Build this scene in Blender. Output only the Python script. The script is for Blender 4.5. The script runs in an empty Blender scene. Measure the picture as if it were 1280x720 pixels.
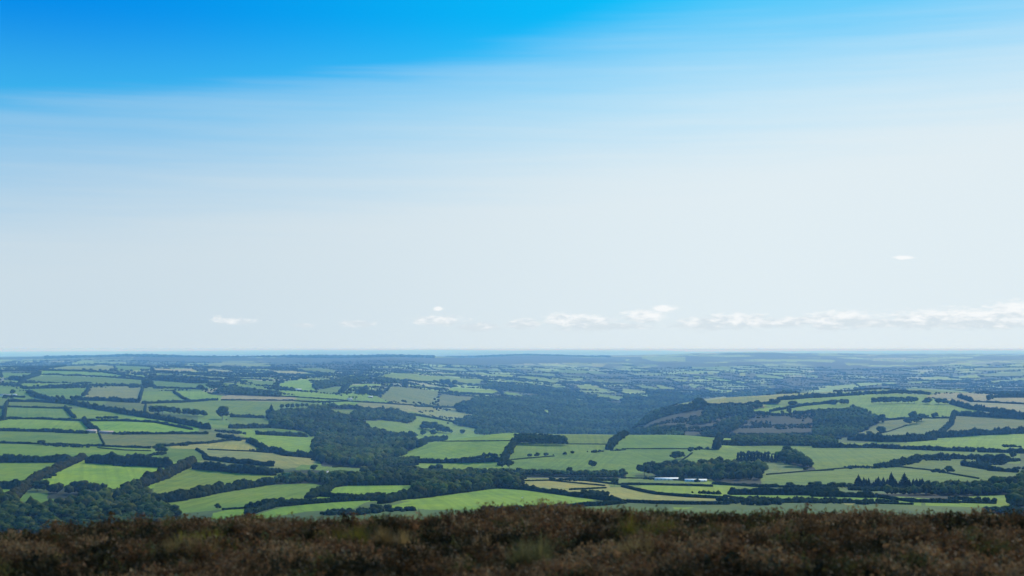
import bpy, math, random
import numpy as np
rng = np.random.default_rng(7); random.seed(7)
R = math.radians
C = bpy.context.scene.collection
scene = bpy.context.scene
CAMZ = 120.0; F = 1778.0; TH = math.atan(76.5/F)
# ---------------------------------------------------------------- camera
cam_d = bpy.data.cameras.new('camera'); cam = bpy.data.objects.new('camera', cam_d); C.objects.link(cam)
cam_d.lens = 50.0; cam_d.sensor_width = 36.0; cam_d.clip_start = 0.2; cam_d.clip_end = 300000
cam.location = (0, 0, CAMZ); cam.rotation_euler = (math.pi/2 + TH, 0, 0)
cam_d.dof.use_dof = True; cam_d.dof.focus_distance = 2500; cam_d.dof.aperture_fstop = 2.2
scene.camera = cam

# ---------------------------------------------------------------- terrain heights
def pchip_eval(xk, yk, xq):
    """monotone cubic along axis 0 of yk"""
    xk = np.asarray(xk, float); h = np.diff(xk); shp = (-1,) + (1,)*(yk.ndim-1)
    d = np.diff(yk, axis=0)/h.reshape(shp)
    m = np.zeros_like(yk)
    w1 = (2*h[1:]+h[:-1]).reshape(shp); w2 = (h[1:]+2*h[:-1]).reshape(shp)
    same = (d[1:]*d[:-1]) > 0
    dd0 = np.where(same, d[:-1], 1); dd1 = np.where(same, d[1:], 1)
    m[1:-1] = np.where(same, (w1+w2)/(w1/dd0+w2/dd1), 0)
    m[0] = d[0]; m[-1] = d[-1]
    i = np.clip(np.searchsorted(xk, xq)-1, 0, len(xk)-2)
    t = ((xq-xk[i])/h[i]).reshape(shp); hh = h[i].reshape(shp)
    return (yk[i]*(1+2*t)*(1-t)**2 + m[i]*hh*t*(1-t)**2 + yk[i+1]*t*t*(3-2*t) + m[i+1]*hh*t*t*(t-1))
DK = [900,1200,1600,2000,2300,2600,3000,3300,3700,4300,4900,5500,6500,8000,11000,13000,16000,20000,28000,40000,60000,95000]
TAB = {
 -150:[690,640,600,570,553,540,524,515,505,494,484,477,468,459,458,451,448,447,446.5,445.5,443,439.7],
 0:[690,640,600,570,553,540,524,515,505,494,484,477,468,459,458,451,447.5,447,446.5,445.5,442.8,439.5],
 160:[690,640,602,572,553,540,524,516,506,494,485,478,468,459.5,457,450,445.5,447,446.5,445.5,442.3,439],
 320:[675,632,600,574,560,549,536,527,515,500,487,479,470,463,456,451,446,447,446.5,445.5,441.5,438.2],
 480:[668,626,602,588,577,570,557,545,531,513,498,487,474,465,456,451,445.5,446.5,446.5,445.5,441.1,437.8],
 560:[665,625,603,590,571,552,557,559,552,535,518,503,487,473,461,455,446.5,446,446.5,445.5,440.9,437.6],
 640:[665,625,604,582,560,543,553,561,559,544,527,512,495,478,462,456,450,444.5,446.5,445.5,441.1,437.8],
 760:[665,625,606,584,562,544,553,562,564,556,541,526,507,486,466,458,451,445.3,446.5,445.5,441.5,438.2],
 820:[665,625,605,585,562,545,548,545,533,516,528,524,506,487,466,458,451,444,446.5,445.5,441.8,438.5],
 860:[665,625,604,585,563,546,548,543,528,504,516,518,507,488,466,458,450,442.5,444,442.5,442.3,439],
 960:[665,625,604,585,568,553,549,543,527,497,494,502,503,487,466,457,448,441.5,444,442.5,442.3,439],
 1040:[668,626,602,584,568,556,549,542,526,503,490,497,500,486,466,457,449,442.3,444,442.5,442.3,439],
 1120:[668,627,601,582,566,554,548,541,525,502,487,492,497,484,466,458,450,443.5,444,442.5,441.5,438.2],
 1280:[668,628,600,580,566,554,544,535,519,504,495,491,493,483,464,454,448,443.5,444,442.5,441.5,438.2],
 1430:[668,628,600,580,566,554,544,535,519,504,495,491,493,483,464,454,448,443.5,444,442.5,441.5,438.2]}
def slope_of(py):
    t = (np.asarray(py, float)-360)/F
    return (math.sin(TH)-t*math.cos(TH))/(math.cos(TH)+t*math.sin(TH))
def u_of(px, py):
    t = (np.asarray(py, float)-360)/F
    return (np.asarray(px, float)-640)/F/(math.cos(TH)+t*math.sin(TH))
pk = sorted(TAB)
Z = np.array([[CAMZ + d*slope_of(y) for d, y in zip(DK, TAB[p])] for p in pk])      # px, D
UG = np.linspace(-0.46, 0.46, 460); LG = np.linspace(math.log(900), math.log(95000), 1600)
Zu = pchip_eval(np.array([(p-640)/F for p in pk]), Z, np.clip(UG, (pk[0]-640)/F, (pk[-1]-640)/F))
G = pchip_eval(np.log(DK), Zu.T.copy(), LG)                                          # logD, u
ws = []
for lam, amp in ((420, .9), (260, .6), (150, .35), (90, .2)):
    for k in range(3):
        a = rng.uniform(0, 6.28); ws.append((math.cos(a)*6.283/lam, math.sin(a)*6.283/lam, rng.uniform(0, 6.28), amp*.6))
wf = []
for lam, amp in ((2600, 5), (1500, 4), (900, 3)):
    for k in range(3):
        a = rng.uniform(0, 6.28); wf.append((math.cos(a)*6.283/lam, math.sin(a)*6.283/lam, rng.uniform(0, 6.28), amp))
def sst(a, b, x):
    t = np.clip((x-a)/(b-a), 0, 1); return t*t*(3-2*t)
def waves(W, x, y):
    s = 0
    for kx, ky, p, a in W: s = s + a*np.sin(kx*x+ky*y+p)
    return s
def height(x, y):
    x = np.asarray(x, float); y = np.asarray(y, float)
    r = np.hypot(x, y); az = np.arctan2(x, y); azc = np.clip(az, -.42, .42)
    yy = np.maximum(r*np.cos(azc), 1); uu = np.tan(azc)
    fi = np.clip((np.log(np.maximum(yy, 900))-LG[0])/(LG[1]-LG[0]), 0, len(LG)-1.001)
    fj = np.clip((uu-UG[0])/(UG[1]-UG[0]), 0, len(UG)-1.001)
    i = fi.astype(int); j = fj.astype(int); a = fi-i; b = fj-j
    zt = (G[i, j]*(1-a)+G[i+1, j]*a)*(1-b) + (G[i, j+1]*(1-a)+G[i+1, j+1]*a)*b
    far = sst(5500, 11000, yy)*(1-sst(30000, 60000, yy)*.5)
    zt = zt + 1.35*waves(ws, x, y)*sst(1000, 1500, yy) + waves(wf, x, y)*far*(.6+.35*sst(15000, 10000, yy)) + np.clip(waves(wf, x*.22+3000, y*.12)*2.2, -26, 20)*sst(30000, 55000, yy)
    # the moor top the camera stands on, rounding off into the valley
    tilt = np.clip(-(x+1.5)*.014, -.1, .12)*np.clip(1-(r-20)/60, 0, 1)*sst(3, 9, r)
    q = np.maximum(r-12, 0)
    zn = CAMZ-1.96 - np.where(q < 14, .01*q*q, .01*196+.28*(q-14)) - tilt
    zn = zn + .045*np.sin(x*1.3+.4*y)+.03*np.sin(1.1*y-.7*x+2)
    w = sst(260, 850, r)
    return np.maximum(zn, -20)*(1-w) + zt*w
YS = np.exp(np.linspace(math.log(950), math.log(90000), 3600))
def shoot(px, py):
    """first terrain point on the line of sight, for arrays of photo pixels"""
    px = np.atleast_1d(np.asarray(px, float)); py = np.atleast_1d(np.asarray(py, float)); out = np.zeros((len(px), 3))
    for k in range(0, len(px), 200):
        s = slice(k, k+200); u = u_of(px[s], py[s])[:, None]; sl = slope_of(py[s])[:, None]
        X = u*YS[None]; H = height(X, np.broadcast_to(YS[None], X.shape)) - (CAMZ+sl*YS[None])
        hit = H >= 0; idx = np.where(hit.any(1), hit.argmax(1), len(YS)-1); idx = np.maximum(idx, 1)
        n = np.arange(len(idx)); h1 = H[n, idx]; h0 = H[n, idx-1]
        t = np.clip(-h0/np.where(abs(h1-h0) < 1e-9, 1, h1-h0), 0, 1)
        y = YS[idx-1]*(1-t)+YS[idx]*t; x = u[:, 0]*y
        out[s] = np.stack([x, y, height(x, y)], 1)
    return out
CR = {'A1':(0,430),'A2':(260,430),'A3':(520,430),'A4':(780,430),'A5':(1020,430),'B1':(0,540),'B2':(260,540),'B3':(520,540),'B4':(780,540),'B5':(1020,540)}
KZ = 1280/260.0
def crop(c, pts):
    x0, y0 = CR[c]; return [(x0+X/KZ, y0+Y/KZ) for X, Y in pts]
# ---------------------------------------------------------------- traced land cover
# kinds: g grass, b bright grass, d dull grass, p pale grass, t tan stubble, y yellow stubble, k bracken slope, r road
FIELDS = '''
A4 k -10,520 200,410 340,385 490,385 780,412 900,442 1290,412 1290,575 370,562 -10,560
A5 k -10,408 200,400 380,442 380,480 200,572 -10,582
A1 p 240,150 520,128 700,140 700,165 400,160
A1 g 700,130 900,138 935,160 720,165
A1 t 945,152 1180,150 1210,168 945,168
A1 t 0,154 260,156 380,162 240,164 0,160
A1 b 250,165 600,174 890,195 890,212 420,190 250,185
A1 g 10,175 190,178 200,190 90,200 20,215
A1 g 130,208 280,192 560,203 870,218 870,252 520,240 160,228
A1 b 120,250 440,240 430,256 200,262 130,262
A1 g 215,285 540,270 510,320 440,335 330,315 220,305
A1 m 570,268 870,270 855,345 760,335 535,318
A1 b 880,300 1080,295 1135,348 885,352
A1 g 880,272 1060,285 1060,290 880,290
A1 g 930,225 1280,245 1280,270 1140,275 960,262
A1 b 1100,298 1280,305 1280,335 1170,345
A1 g 990,375 1280,355 1280,412 1200,395 1100,400
A1 g 470,345 640,350 620,372 500,360
A1 d 660,380 720,358 880,378 890,415 820,415 700,400
A1 g 50,358 380,365 470,385 420,390 60,378
A1 g 40,398 380,400 435,448 300,450 40,442
A1 b 445,408 620,418 780,452 470,448
A1 b 10,468 500,475 530,520 450,525 10,510
A1 b 570,475 960,485 1180,528 960,540 620,532
A1 g -60,535 450,550 600,560 625,610 400,605 100,598 -60,585
A1 d 630,560 1280,560 1280,598 1050,610 930,628 650,615
A1 b -60,620 250,625 700,645 930,660 700,678 400,678 -60,660
A1 g 1030,650 1200,655 1240,690 1030,680
A1 y 1060,632 1280,618 1280,645
A1 p 1120,190 1280,200 1280,209 1120,200
A1 g -60,262 60,262 150,310 150,325 -60,320
A1 g 20,220 130,238 30,245
A1 r 0,243 0,215 28,205 20,235
A1 g 970,182 1060,183 1060,192 970,192
A2 t 0,152 150,165 140,172 0,172
A2 t 375,163 520,165 620,176 600,188 420,178
A2 g 600,176 680,185 660,192 590,190
A2 g 530,150 700,148 790,165 770,180 560,160
A2 b 1040,200 1130,182 1300,185 1300,222 1150,220
A2 g 850,195 1000,185 1010,190 880,203
A2 g 170,215 400,230 400,252 290,250
A2 g 70,235 360,268 330,280 200,262
A2 g 0,222 60,225 60,238 0,236
A2 b 420,255 500,225 620,222 650,265 630,290 560,280 450,262
A2 g 660,290 790,262 830,262 800,305 680,300
A2 b 870,255 1120,243 1120,255 880,268
A2 b 470,290 540,290 860,325 860,345 700,340 480,305
A2 d 1060,325 1130,262 1300,275 1300,365 1120,350
A2 b 910,330 1000,332 1105,355 1090,362 910,352
A2 m 940,372 1300,380 1300,402 960,390
A2 t 85,330 120,315 500,335 520,345 100,345
A2 t 0,292 115,305 100,312 0,300
A2 g 0,308 80,318 60,345 0,330
A2 g -10,350 60,350 50,415 -10,420
A2 g 70,352 640,358 620,380 380,390 350,430 150,430 80,380
A2 g 140,455 350,460 420,490 200,495 145,490
A2 g 0,460 110,465 110,495 0,490
A2 g 430,405 610,398 600,415 440,422
A2 g 720,400 960,405 930,420 840,455 760,430
A2 g 950,475 1070,470 1240,490 1300,460 1300,540 1150,540 1100,520
A2 b 1160,575 1300,565 1300,602
A2 b 240,552 660,575 640,630 540,645 440,630 350,590
A2 g 300,525 500,528 610,545 600,560 400,540
A2 d -10,550 160,570 180,585 60,600 -10,595
A2 m -10,612 240,605 400,655 200,655 -10,648
A2 m -10,665 300,680 300,705 200,712 -10,700
B2 y 345,145 480,145 665,168 600,192 420,195
A2 b 1090,690 1280,645 1300,640 1300,705
A2 p 290,172 350,172 350,180 290,180
A2 p 560,210 750,213 750,226 640,222
A2 g 0,200 400,212 400,218 0,208
A2 p 90,110 380,118 360,125 80,140 0,138 0,125
A2 p 240,128 400,130 380,138 200,140
A1 p 470,105 780,112 780,118 470,118
A3 p -10,188 150,195 420,220 380,250 280,235 130,225 -10,232
A3 b -10,175 260,178 240,190 -10,184
A3 b 310,180 600,190 590,207 500,200
A3 b 335,155 460,158 440,166
A3 g 0,150 160,148 120,158 0,158
A3 b 625,205 700,198 895,230 860,242
A3 g 690,182 850,185 860,205
A3 g 830,145 1000,150 900,158
A3 g 830,165 1100,165 1180,185 1000,180
A3 b 870,190 1080,198 1060,205
A3 b 990,255 1060,250 1210,290 1150,290 1010,275
A3 g 1080,222 1280,232 1280,245 1180,240
A3 g 1060,300 1280,325 1280,350 1160,330
A3 b 185,290 240,265 500,290 480,308 300,302
A3 b 500,310 560,295 680,318
A3 d -10,275 140,290 130,330 100,360 -10,355
A3 d 140,330 160,310 390,325 350,350 250,370 240,388 140,380
A3 m -10,388 150,398 0,412
A3 m 40,420 220,408 370,438 320,448 230,455 100,440
A3 b -10,440 80,455 380,520 400,545 220,545 200,510 60,470 20,480 -10,500
A3 g -10,505 60,510 20,560 -10,560
A3 g -10,565 30,570 160,560 280,560 180,585 -10,610
A3 b 760,405 850,408 810,450
A3 g 615,405 700,415 780,455 720,445
A3 g 490,215 640,230 720,240 700,246 560,232
A3 g 480,145 620,150 600,158
A3 p 900,122 1060,118 1060,130 920,128
A3 y 1080,118 1180,120 1150,140 1085,138
A3 g 820,255 900,260 930,275 850,268
A3 g 880,318 970,325 960,335 900,338
A3 p 610,143 740,147 720,153 620,150
A3 p 730,158 840,163 820,172 720,166
A3 g 890,208 1040,210 1030,218 900,217
A3 y 1090,345 1130,350 1110,362
A3 g -10,250 180,262 190,272 0,260
B3 g -20,95 150,55 400,15 610,8 590,60 550,140 510,145 290,150 180,180 100,175 -20,150
B3 g 740,8 1230,18 1180,72 930,72 900,35 760,15
B3 g 600,95 920,80 1180,80 1180,115 840,145 700,165 590,160
B3 g 600,200 650,170 850,148 1290,115 1290,240 950,240 700,245 600,230
B3 g 1210,110 1240,75 1290,35 1290,108
B3 b -20,195 200,190 510,180 490,225 200,235 -20,225
B3 b -20,418 0,412 250,380 500,348 620,350 1100,425 900,445 600,475 100,480 -20,470
B3 y 600,288 800,292 650,305
B3 y 720,315 900,303 1140,325 1100,340 950,350 850,330
B3 y 1040,358 1290,350 1290,395 1080,372
B3 g 1000,280 1290,288 1290,305 1080,290
B3 b 170,340 260,338 350,338 350,345 180,352
B3 g 860,470 960,465 1200,462 1100,475 900,485
A4 p -10,275 120,290 130,300 -10,300
A4 b 340,170 500,170 500,180 350,182
A4 b 410,195 560,200 780,235 740,242 540,220
A4 b 210,215 400,220 380,230
A4 b 490,268 670,285 660,295 540,290
A4 b 180,250 330,280 230,275
A4 g 40,250 160,260 240,280 160,285
A4 b 810,185 1000,205 980,215 820,205
A4 g 700,150 860,165 850,172
A4 g 1050,165 1190,185 1120,180
A4 g 1110,193 1200,198 1190,207 1120,203
A4 g 0,122 50,130 0,138
A4 g 80,122 220,130 200,136
A4 b 250,200 400,205 390,212 260,208
A4 g 130,180 330,186 320,192 140,188
A4 g 410,225 560,240 550,246
A4 g 40,335 120,355 150,368 60,355
A4 g 410,140 660,148 650,156 420,150
A4 p 510,172 555,172 550,190 515,188
A4 p 110,75 380,80 380,108 250,108 110,90
A4 p 690,95 1000,95 1280,98 1280,106 900,104
A4 g 980,135 1060,138 1050,146 990,146
A4 p 710,178 750,178 745,198 715,196
A4 b 390,250 450,262 440,272
A4 g 820,250 910,262 900,270
A4 g 560,140 680,143 660,150
A4 g 760,128 870,132 850,138
A4 p 1060,300 1200,275 1290,262 1290,300 1100,308
A4 y 480,342 620,322 1040,318 860,350 700,375 490,380
A4 p 345,370 440,345 430,380 380,390
A4 b 780,405 960,382 970,390 880,415 800,422
A4 g 960,360 1000,355 980,372 950,375
A4 b 1080,345 1290,330 1290,352 1100,368
A4 b 905,430 1100,395 1290,370 1290,408 1050,420 950,438
A4 k 370,540 460,490 650,450 540,520 450,560
A4 k 600,565 700,500 780,470 880,455 1080,470 1090,530 900,560
A4 k 1030,575 1100,490 1200,440 1290,430 1290,570
A4 k 100,490 250,450 370,430 330,490 200,510
B4 b -20,20 200,15 560,38 570,95 -20,100
B4 b 590,50 680,55 620,78
B4 g 720,90 1050,70 960,92 760,105
B4 b -20,108 400,108 390,130 280,165 180,190 90,205 -20,205
B4 g 430,112 950,105 930,125 700,130 680,180 560,165 420,190 345,180
B4 g 1030,105 1290,92 1290,225 1170,220 1120,150
B4 g 840,270 1150,245 1290,238 1290,335 1120,310 840,305
B4 d 790,205 960,185 1130,225 880,262 850,220
B4 b -10,288 400,300 460,315 -10,312
B4 b 130,335 540,330 680,350 640,385 300,370
B4 y -20,352 170,380 140,395 -20,402
B4 y 200,405 400,400 600,418 450,425
B4 b 690,392 1290,395 1290,420 850,420
B4 g 690,340 840,338 800,345
B4 b 300,462 430,465 380,476 310,474
A5 p -10,290 80,262 230,245 260,265 90,290 50,300
A5 p 240,240 480,238 500,245 270,258
A5 g 400,278 560,268 900,275 1030,305 700,305
A5 t 730,310 1050,310 1060,350 980,350 880,330
A5 t 1090,328 1290,335 1290,358 1100,352
A5 t 970,362 1290,370 1290,415 1090,400
A5 b -10,340 330,315 200,335 40,360
A5 b -10,385 200,360 340,342 600,370 810,365 950,412 750,430 400,440 340,420 190,380 150,400 -10,408
A5 d 200,560 380,490 550,460 540,490 430,540 280,560
A5 d 430,560 680,465 820,460 780,520 600,560
A5 d 800,530 860,450 1160,450 1255,480 1240,520 900,528
A5 b 620,608 760,580 1290,555 1290,632 1000,612
A5 p 840,200 990,188 1010,208 880,210
A5 g 1010,185 1290,168 1290,195 1040,205
A5 g 1040,228 1290,205 1290,225 1100,238
A5 g 530,235 750,225 640,245
A5 p 640,220 800,200 820,215
A5 p 690,125 980,115 900,130
A5 p 820,160 950,155 940,170
A5 p 970,150 1290,140 1290,160 980,162
A5 p 80,205 180,210 120,216
A5 p 190,208 340,210 330,216
A5 p 580,185 680,168 640,188
A5 p 930,218 1010,218 1010,225
A5 p 0,95 120,100 100,115 0,110
A5 p 180,118 330,125 200,135
A5 p 540,132 660,130 560,142
A5 p 1160,120 1290,125 1290,132
A5 g 1240,230 1290,228 1290,238
B5 g -20,95 400,98 700,115 1180,130 1190,150 950,150 650,150 350,215 200,215 -20,215
B5 g -20,250 250,222 500,222 1000,290 900,320 700,290 500,270 260,270 70,340 -20,330
B5 g 500,212 720,175 1000,170 930,200 1080,230 1230,262 1200,300 1000,280 700,235
B5 b 910,400 1210,385 1200,430 1100,425
B5 b -20,395 330,405 360,410 600,430 300,430 -20,420
B5 b 710,412 870,418 1060,437 900,430
B5 g 1170,300 1200,310 1190,345
B5 g 380,52 420,55 415,68 385,66
B5 y 170,437 240,440 230,450 180,448
B1 b -80,190 385,185 300,230 230,260 130,305 -80,285
B1 b -80,350 90,350 50,415 -80,400
B1 b 300,290 500,200 1030,218 850,320 690,330 600,300 430,305
B1 b 1000,340 1190,232 1290,230 1290,320 1130,320
B1 g 1010,445 1290,395 1290,445 1100,490
B1 g 170,410 400,420 380,445 200,430
B2 b -10,235 400,268 390,290 150,310 -10,325
B2 g -10,388 400,325 640,315 700,330 630,370 560,400 400,405 130,455 -10,450
B2 b 690,390 760,345 860,330 1240,330 1210,350 960,365 760,395
B2 b 30,500 110,480 250,465 240,505 100,530 20,540
B2 b 290,510 450,465 650,440 990,425 900,470 600,490 300,540
B2 g 770,222 880,215 860,235
B2 g 930,210 1190,195 1000,218
B2 b 1060,235 1290,195 1290,235 1100,252
B2 b 1080,385 1130,375 1110,400
B2 b 1115,455 1290,418 1290,480 1180,480
B2 g 600,212 700,210 690,222 620,222
'''
PAL = {'g':(.122,.178,.009),'b':(.170,.245,.007),'d':(.135,.150,.026),'p':(.205,.245,.042),'t':(.300,.250,.110),'y':(.240,.230,.045),'m':(.200,.195,.055),'k':(.030,.036,.013),'r':(.22,.2,.19)}
polys = []; allp = []
for ln in FIELDS.strip().splitlines():
    t = ln.split(); pts = crop(t[0], [tuple(map(float, q.split(','))) for q in t[2:]])
    polys.append((t[1], len(allp), len(allp)+len(pts))); allp += pts
AP = shoot([p[0] for p in allp], [p[1] for p in allp])
def inpoly(x, y, P):
    c = np.zeros(x.shape, bool); n = len(P)
    for i in range(n):
        x1, y1 = P[i][0], P[i][1]; x2, y2 = P[i-1][0], P[i-1][1]
        if y1 == y2: continue
        c ^= ((y1 > y) != (y2 > y)) & (x < (x2-x1)*(y-y1)/(y2-y1)+x1)
    return c
FP = []
seam = {}; cropof = [ln.split()[0] for ln in FIELDS.strip().splitlines()]
for n_, (k, a, b) in enumerate(polys):
    v = rng.uniform(.86, 1.14); seam[n_] = (k, np.array(PAL[k])*v*(1+rng.uniform(-.07, .07, 3)))
ORD = {1: 2, 2: 3, 3: 4, 4: 5}
for n_, (k, a, b) in enumerate(polys):              # a field traced in two tiles is still one field
    c = cropof[n_]; x1 = CR[c][0]+260-1; e = [p[1] for p in allp[a:b] if p[0] >= x1]
    if int(c[1]) == 5 or len(e) < 2: continue
    for m_, (k2, a2, b2) in enumerate(polys):
        c2 = cropof[m_]
        if int(c2[1]) != int(c[1])+1: continue
        e2 = [p[1] for p in allp[a2:b2] if p[0] <= CR[c2][0]+1]
        if len(e2) < 2: continue
        ov = min(max(e), max(e2))-max(min(e), min(e2))
        if ov > .45*min(max(e)-min(e), max(e2)-min(e2)) and ov > .5: seam[m_] = seam[n_]; break
for n_, (k, a, b) in enumerate(polys):
    P = AP[a:b, :2]; k, col = seam[n_]
    FP.append((k, P, col, P.min(0), P.max(0)))
def cover(x, y):
    """index of the field at each point, -1 where none"""
    # compare in a metric where the far, thin polygons keep their shape
    out = np.full(x.shape, -1, int)
    order = np.argsort(y); ys = y[order]
    for n, (k, P, col, lo, hi) in enumerate(FP):
        a, b = np.searchsorted(ys, [lo[1], hi[1]]); idx = order[a:b]
        if len(idx) == 0: continue
        xx = x[idx]; m = (xx >= lo[0]) & (xx <= hi[0]); idx = idx[m]
        if len(idx): out[idx[inpoly(x[idx], y[idx], P)]] = n
    return out
# ---------------------------------------------------------------- node helpers and materials
def mat(name):
    m = bpy.data.materials.new(name); m.use_nodes = True; nt = m.node_tree; nt.nodes.clear()
    return m, nt, nt.nodes, nt.links
def N(nt, typ, **kw):
    n = nt.nodes.new(typ)
    for k, v in kw.items():
        if k in ('operation', 'blend_type', 'data_type', 'attribute_name', 'noise_dimensions', 'sky_type', 'interpolation_type', 'clamp'): setattr(n, k, v)
        else: n.inputs[int(k[1:]) if k[0] == 'i' and k[1:].isdigit() else k].default_value = v
    return n
def mul(nt, a, b, op='MULTIPLY'):
    n = nt.nodes.new('ShaderNodeMix'); n.data_type = 'RGBA'; n.blend_type = op; n.inputs[0].default_value = 1
    for s, v in ((n.inputs[6], a), (n.inputs[7], b)):
        if hasattr(v, 'type') and hasattr(v, 'links'): nt.links.new(v, s)
        else: s.default_value = v
    return n.outputs[2]
def mth(nt, op, a, b=None, c=None, clamp=False):
    n = nt.nodes.new('ShaderNodeMath'); n.operation = op; n.use_clamp = clamp
    for i, v in enumerate((a, b, c)):
        if v is None: continue
        if isinstance(v, (int, float)): n.inputs[i].default_value = v
        else: nt.links.new(v, n.inputs[i])
    return n.outputs[0]
def ramp(nt, fac, stops):
    n = nt.nodes.new('ShaderNodeValToRGB'); e = n.color_ramp.elements
    while len(e) < len(stops): e.new(.5)
    for q, (p, c) in zip(e, stops): q.position = p; q.color = (*c, 1) if len(c) == 3 else c
    nt.links.new(fac, n.inputs[0]); return n.outputs[0]
def noise(nt, scale, detail=3, rough=.6, vec=None, stretch=None):
    n = nt.nodes.new('ShaderNodeTexNoise'); n.inputs['Scale'].default_value = scale; n.inputs['Detail'].default_value = detail; n.inputs['Roughness'].default_value = rough
    if vec is not None:
        if stretch:
            m = nt.nodes.new('ShaderNodeMapping'); m.inputs['Scale'].default_value = stretch[:3]
            if len(stretch) > 3: m.inputs['Rotation'].default_value = (0, 0, stretch[3])
            nt.links.new(vec, m.inputs[0]); vec = m.outputs[0]
        nt.links.new(vec, n.inputs['Vector'])
    return n.outputs[0]
def ground_mat():
    m, nt, ns, L = mat('ground_cover'); geo = ns.new('ShaderNodeNewGeometry')
    at = ns.new('ShaderNodeAttribute'); at.attribute_name = 'cover'
    n1 = noise(nt, .018, 4, .6, geo.outputs['Position']); n2 = noise(nt, .10, 4, .65, geo.outputs['Position'], (1, .25, 1, .4))
    c = mul(nt, at.outputs['Color'], ramp(nt, n1, [(.3, (.80, .86, .84)), (.52, (1, 1, 1)), (.72, (1.0, 1.12, .9))] if False else [(.32, (.70, .80, .80)), (.5, (.97, .97, .97)), (.68, (1.12, 1.0, .85))]))
    c = mul(nt, c, ramp(nt, n2, [(.3, (.74, .77, .72)), (.65, (1.0, 1, 1))]))
    fa = ns.new('ShaderNodeAttribute'); fa.attribute_name = 'furrow'; fn = ns.new('ShaderNodeTexNoise'); fn.noise_dimensions = '1D'; fn.inputs['Scale'].default_value = .16; fn.inputs['Detail'].default_value = 2
    L.new(fa.outputs['Fac'], fn.inputs['W']); c = mul(nt, c, ramp(nt, fn.outputs[0], [(.36, (.84, .86, .82)), (.55, (1, 1, 1)), (.7, (1.08, 1.04, .98))]))
    n4 = noise(nt, .006, 3, .6, geo.outputs['Position']); c = mul(nt, c, ramp(nt, n4, [(.35, (.82, .90, .86)), (.6, (1.04, 1.0, .94))]))
    bs = ns.new('ShaderNodeBsdfPrincipled'); bs.inputs['Roughness'].default_value = .95; bs.inputs['Specular IOR Level'].default_value = .1
    L.new(c, bs.inputs['Base Color'])
    o = ns.new('ShaderNodeOutputMaterial'); L.new(bs.outputs[0], o.inputs[0]); return m
def leaf_mat(name, base, var, trans=.25, scale=.35, attr='tint', spec=0.0):
    m, nt, ns, L = mat(name); geo = ns.new('ShaderNodeNewGeometry')
    at = ns.new('ShaderNodeAttribute'); at.attribute_name = attr
    inf = ns.new('ShaderNodeObjectInfo')
    n1 = noise(nt, scale, 3, .65, geo.outputs['Position'])
    c = ramp(nt, n1, [(.3, tuple(b*.6 for b in base)), (.5, base), (.72, var)])
    c = mul(nt, c, at.outputs['Color'])
    c = mul(nt, c, ramp(nt, inf.outputs['Random'], [(0, (.75, .85, .75)), (.5, (.95, .92, .9)), (1, (1, .86, .7))]))
    d = ns.new('ShaderNodeBsdfPrincipled'); d.inputs['Roughness'].default_value = .85; d.inputs['Specular IOR Level'].default_value = spec
    t = ns.new('ShaderNodeBsdfTranslucent'); mx = ns.new('ShaderNodeMixShader'); mx.inputs[0].default_value = trans
    L.new(c, d.inputs['Base Color']); L.new(c, t.inputs[0]); L.new(d.outputs[0], mx.inputs[1]); L.new(t.outputs[0], mx.inputs[2])
    o = ns.new('ShaderNodeOutputMaterial'); L.new(mx.outputs[0], o.inputs[0]); return m
def plain_mat(name, col, rough=.8, sc=3, lo=.75):
    m, nt, ns, L = mat(name); geo = ns.new('ShaderNodeNewGeometry')
    c = mul(nt, (*col, 1), ramp(nt, noise(nt, sc, 3, .6, geo.outputs['Position']), [(.3, (lo,)*3), (.65, (1, 1, 1))]))
    d = ns.new('ShaderNodeBsdfPrincipled'); d.inputs['Roughness'].default_value = rough; L.new(c, d.inputs['Base Color'])
    o = ns.new('ShaderNodeOutputMaterial'); L.new(d.outputs[0], o.inputs[0]); return m
M_ground = ground_mat()
M_leaf = leaf_mat('broadleaf_foliage', (.046, .070, .016), (.115, .122, .028), .18)
M_con = leaf_mat('conifer_foliage', (.013, .025, .011), (.022, .036, .014), .06)
M_hedge = leaf_mat('hedge_foliage', (.022, .036, .011), (.054, .060, .016), .10)
M_bark = plain_mat('bark', (.09, .075, .06))
# ---------------------------------------------------------------- mesh helpers
def mesh_np(name, V, Fc, mt, tint=None, parent=None, smooth=False, attr='tint', link=True):
    me = bpy.data.meshes.new(name); V = np.asarray(V, np.float32); Fc = np.asarray(Fc, np.int32)
    k = Fc.shape[1]; me.vertices.add(len(V)); me.vertices.foreach_set('co', V.ravel())
    me.loops.add(Fc.size); me.loops.foreach_set('vertex_index', Fc.ravel())
    me.polygons.add(len(Fc)); me.polygons.foreach_set('loop_start', np.arange(0, Fc.size, k, dtype=np.int32))
    me.polygons.foreach_set('loop_total', np.full(len(Fc), k, np.int32))
    if smooth: me.polygons.foreach_set('use_smooth', np.ones(len(Fc), bool))
    if tint is None: tint = np.ones((len(V), 3))
    a = me.attributes.new(attr, 'FLOAT_COLOR', 'POINT')
    a.data.foreach_set('color', np.concatenate([tint, np.ones((len(V), 1))], 1).astype(np.float32).ravel())
    me.update(calc_edges=True); me.materials.append(mt)
    if not link: return me
    o = bpy.data.objects.new(name, me); C.objects.link(o); o.parent = parent; return o
def ico(sub):
    import bmesh
    bm = bmesh.new(); bmesh.ops.create_icosphere(bm, subdivisions=sub, radius=1)
    V = np.array([v.co[:] for v in bm.verts]); Fc = np.array([[v.index for v in f.verts] for f in bm.faces]); bm.free(); return V, Fc
I1, I2, I3 = ico(1), ico(2), ico(3)
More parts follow.
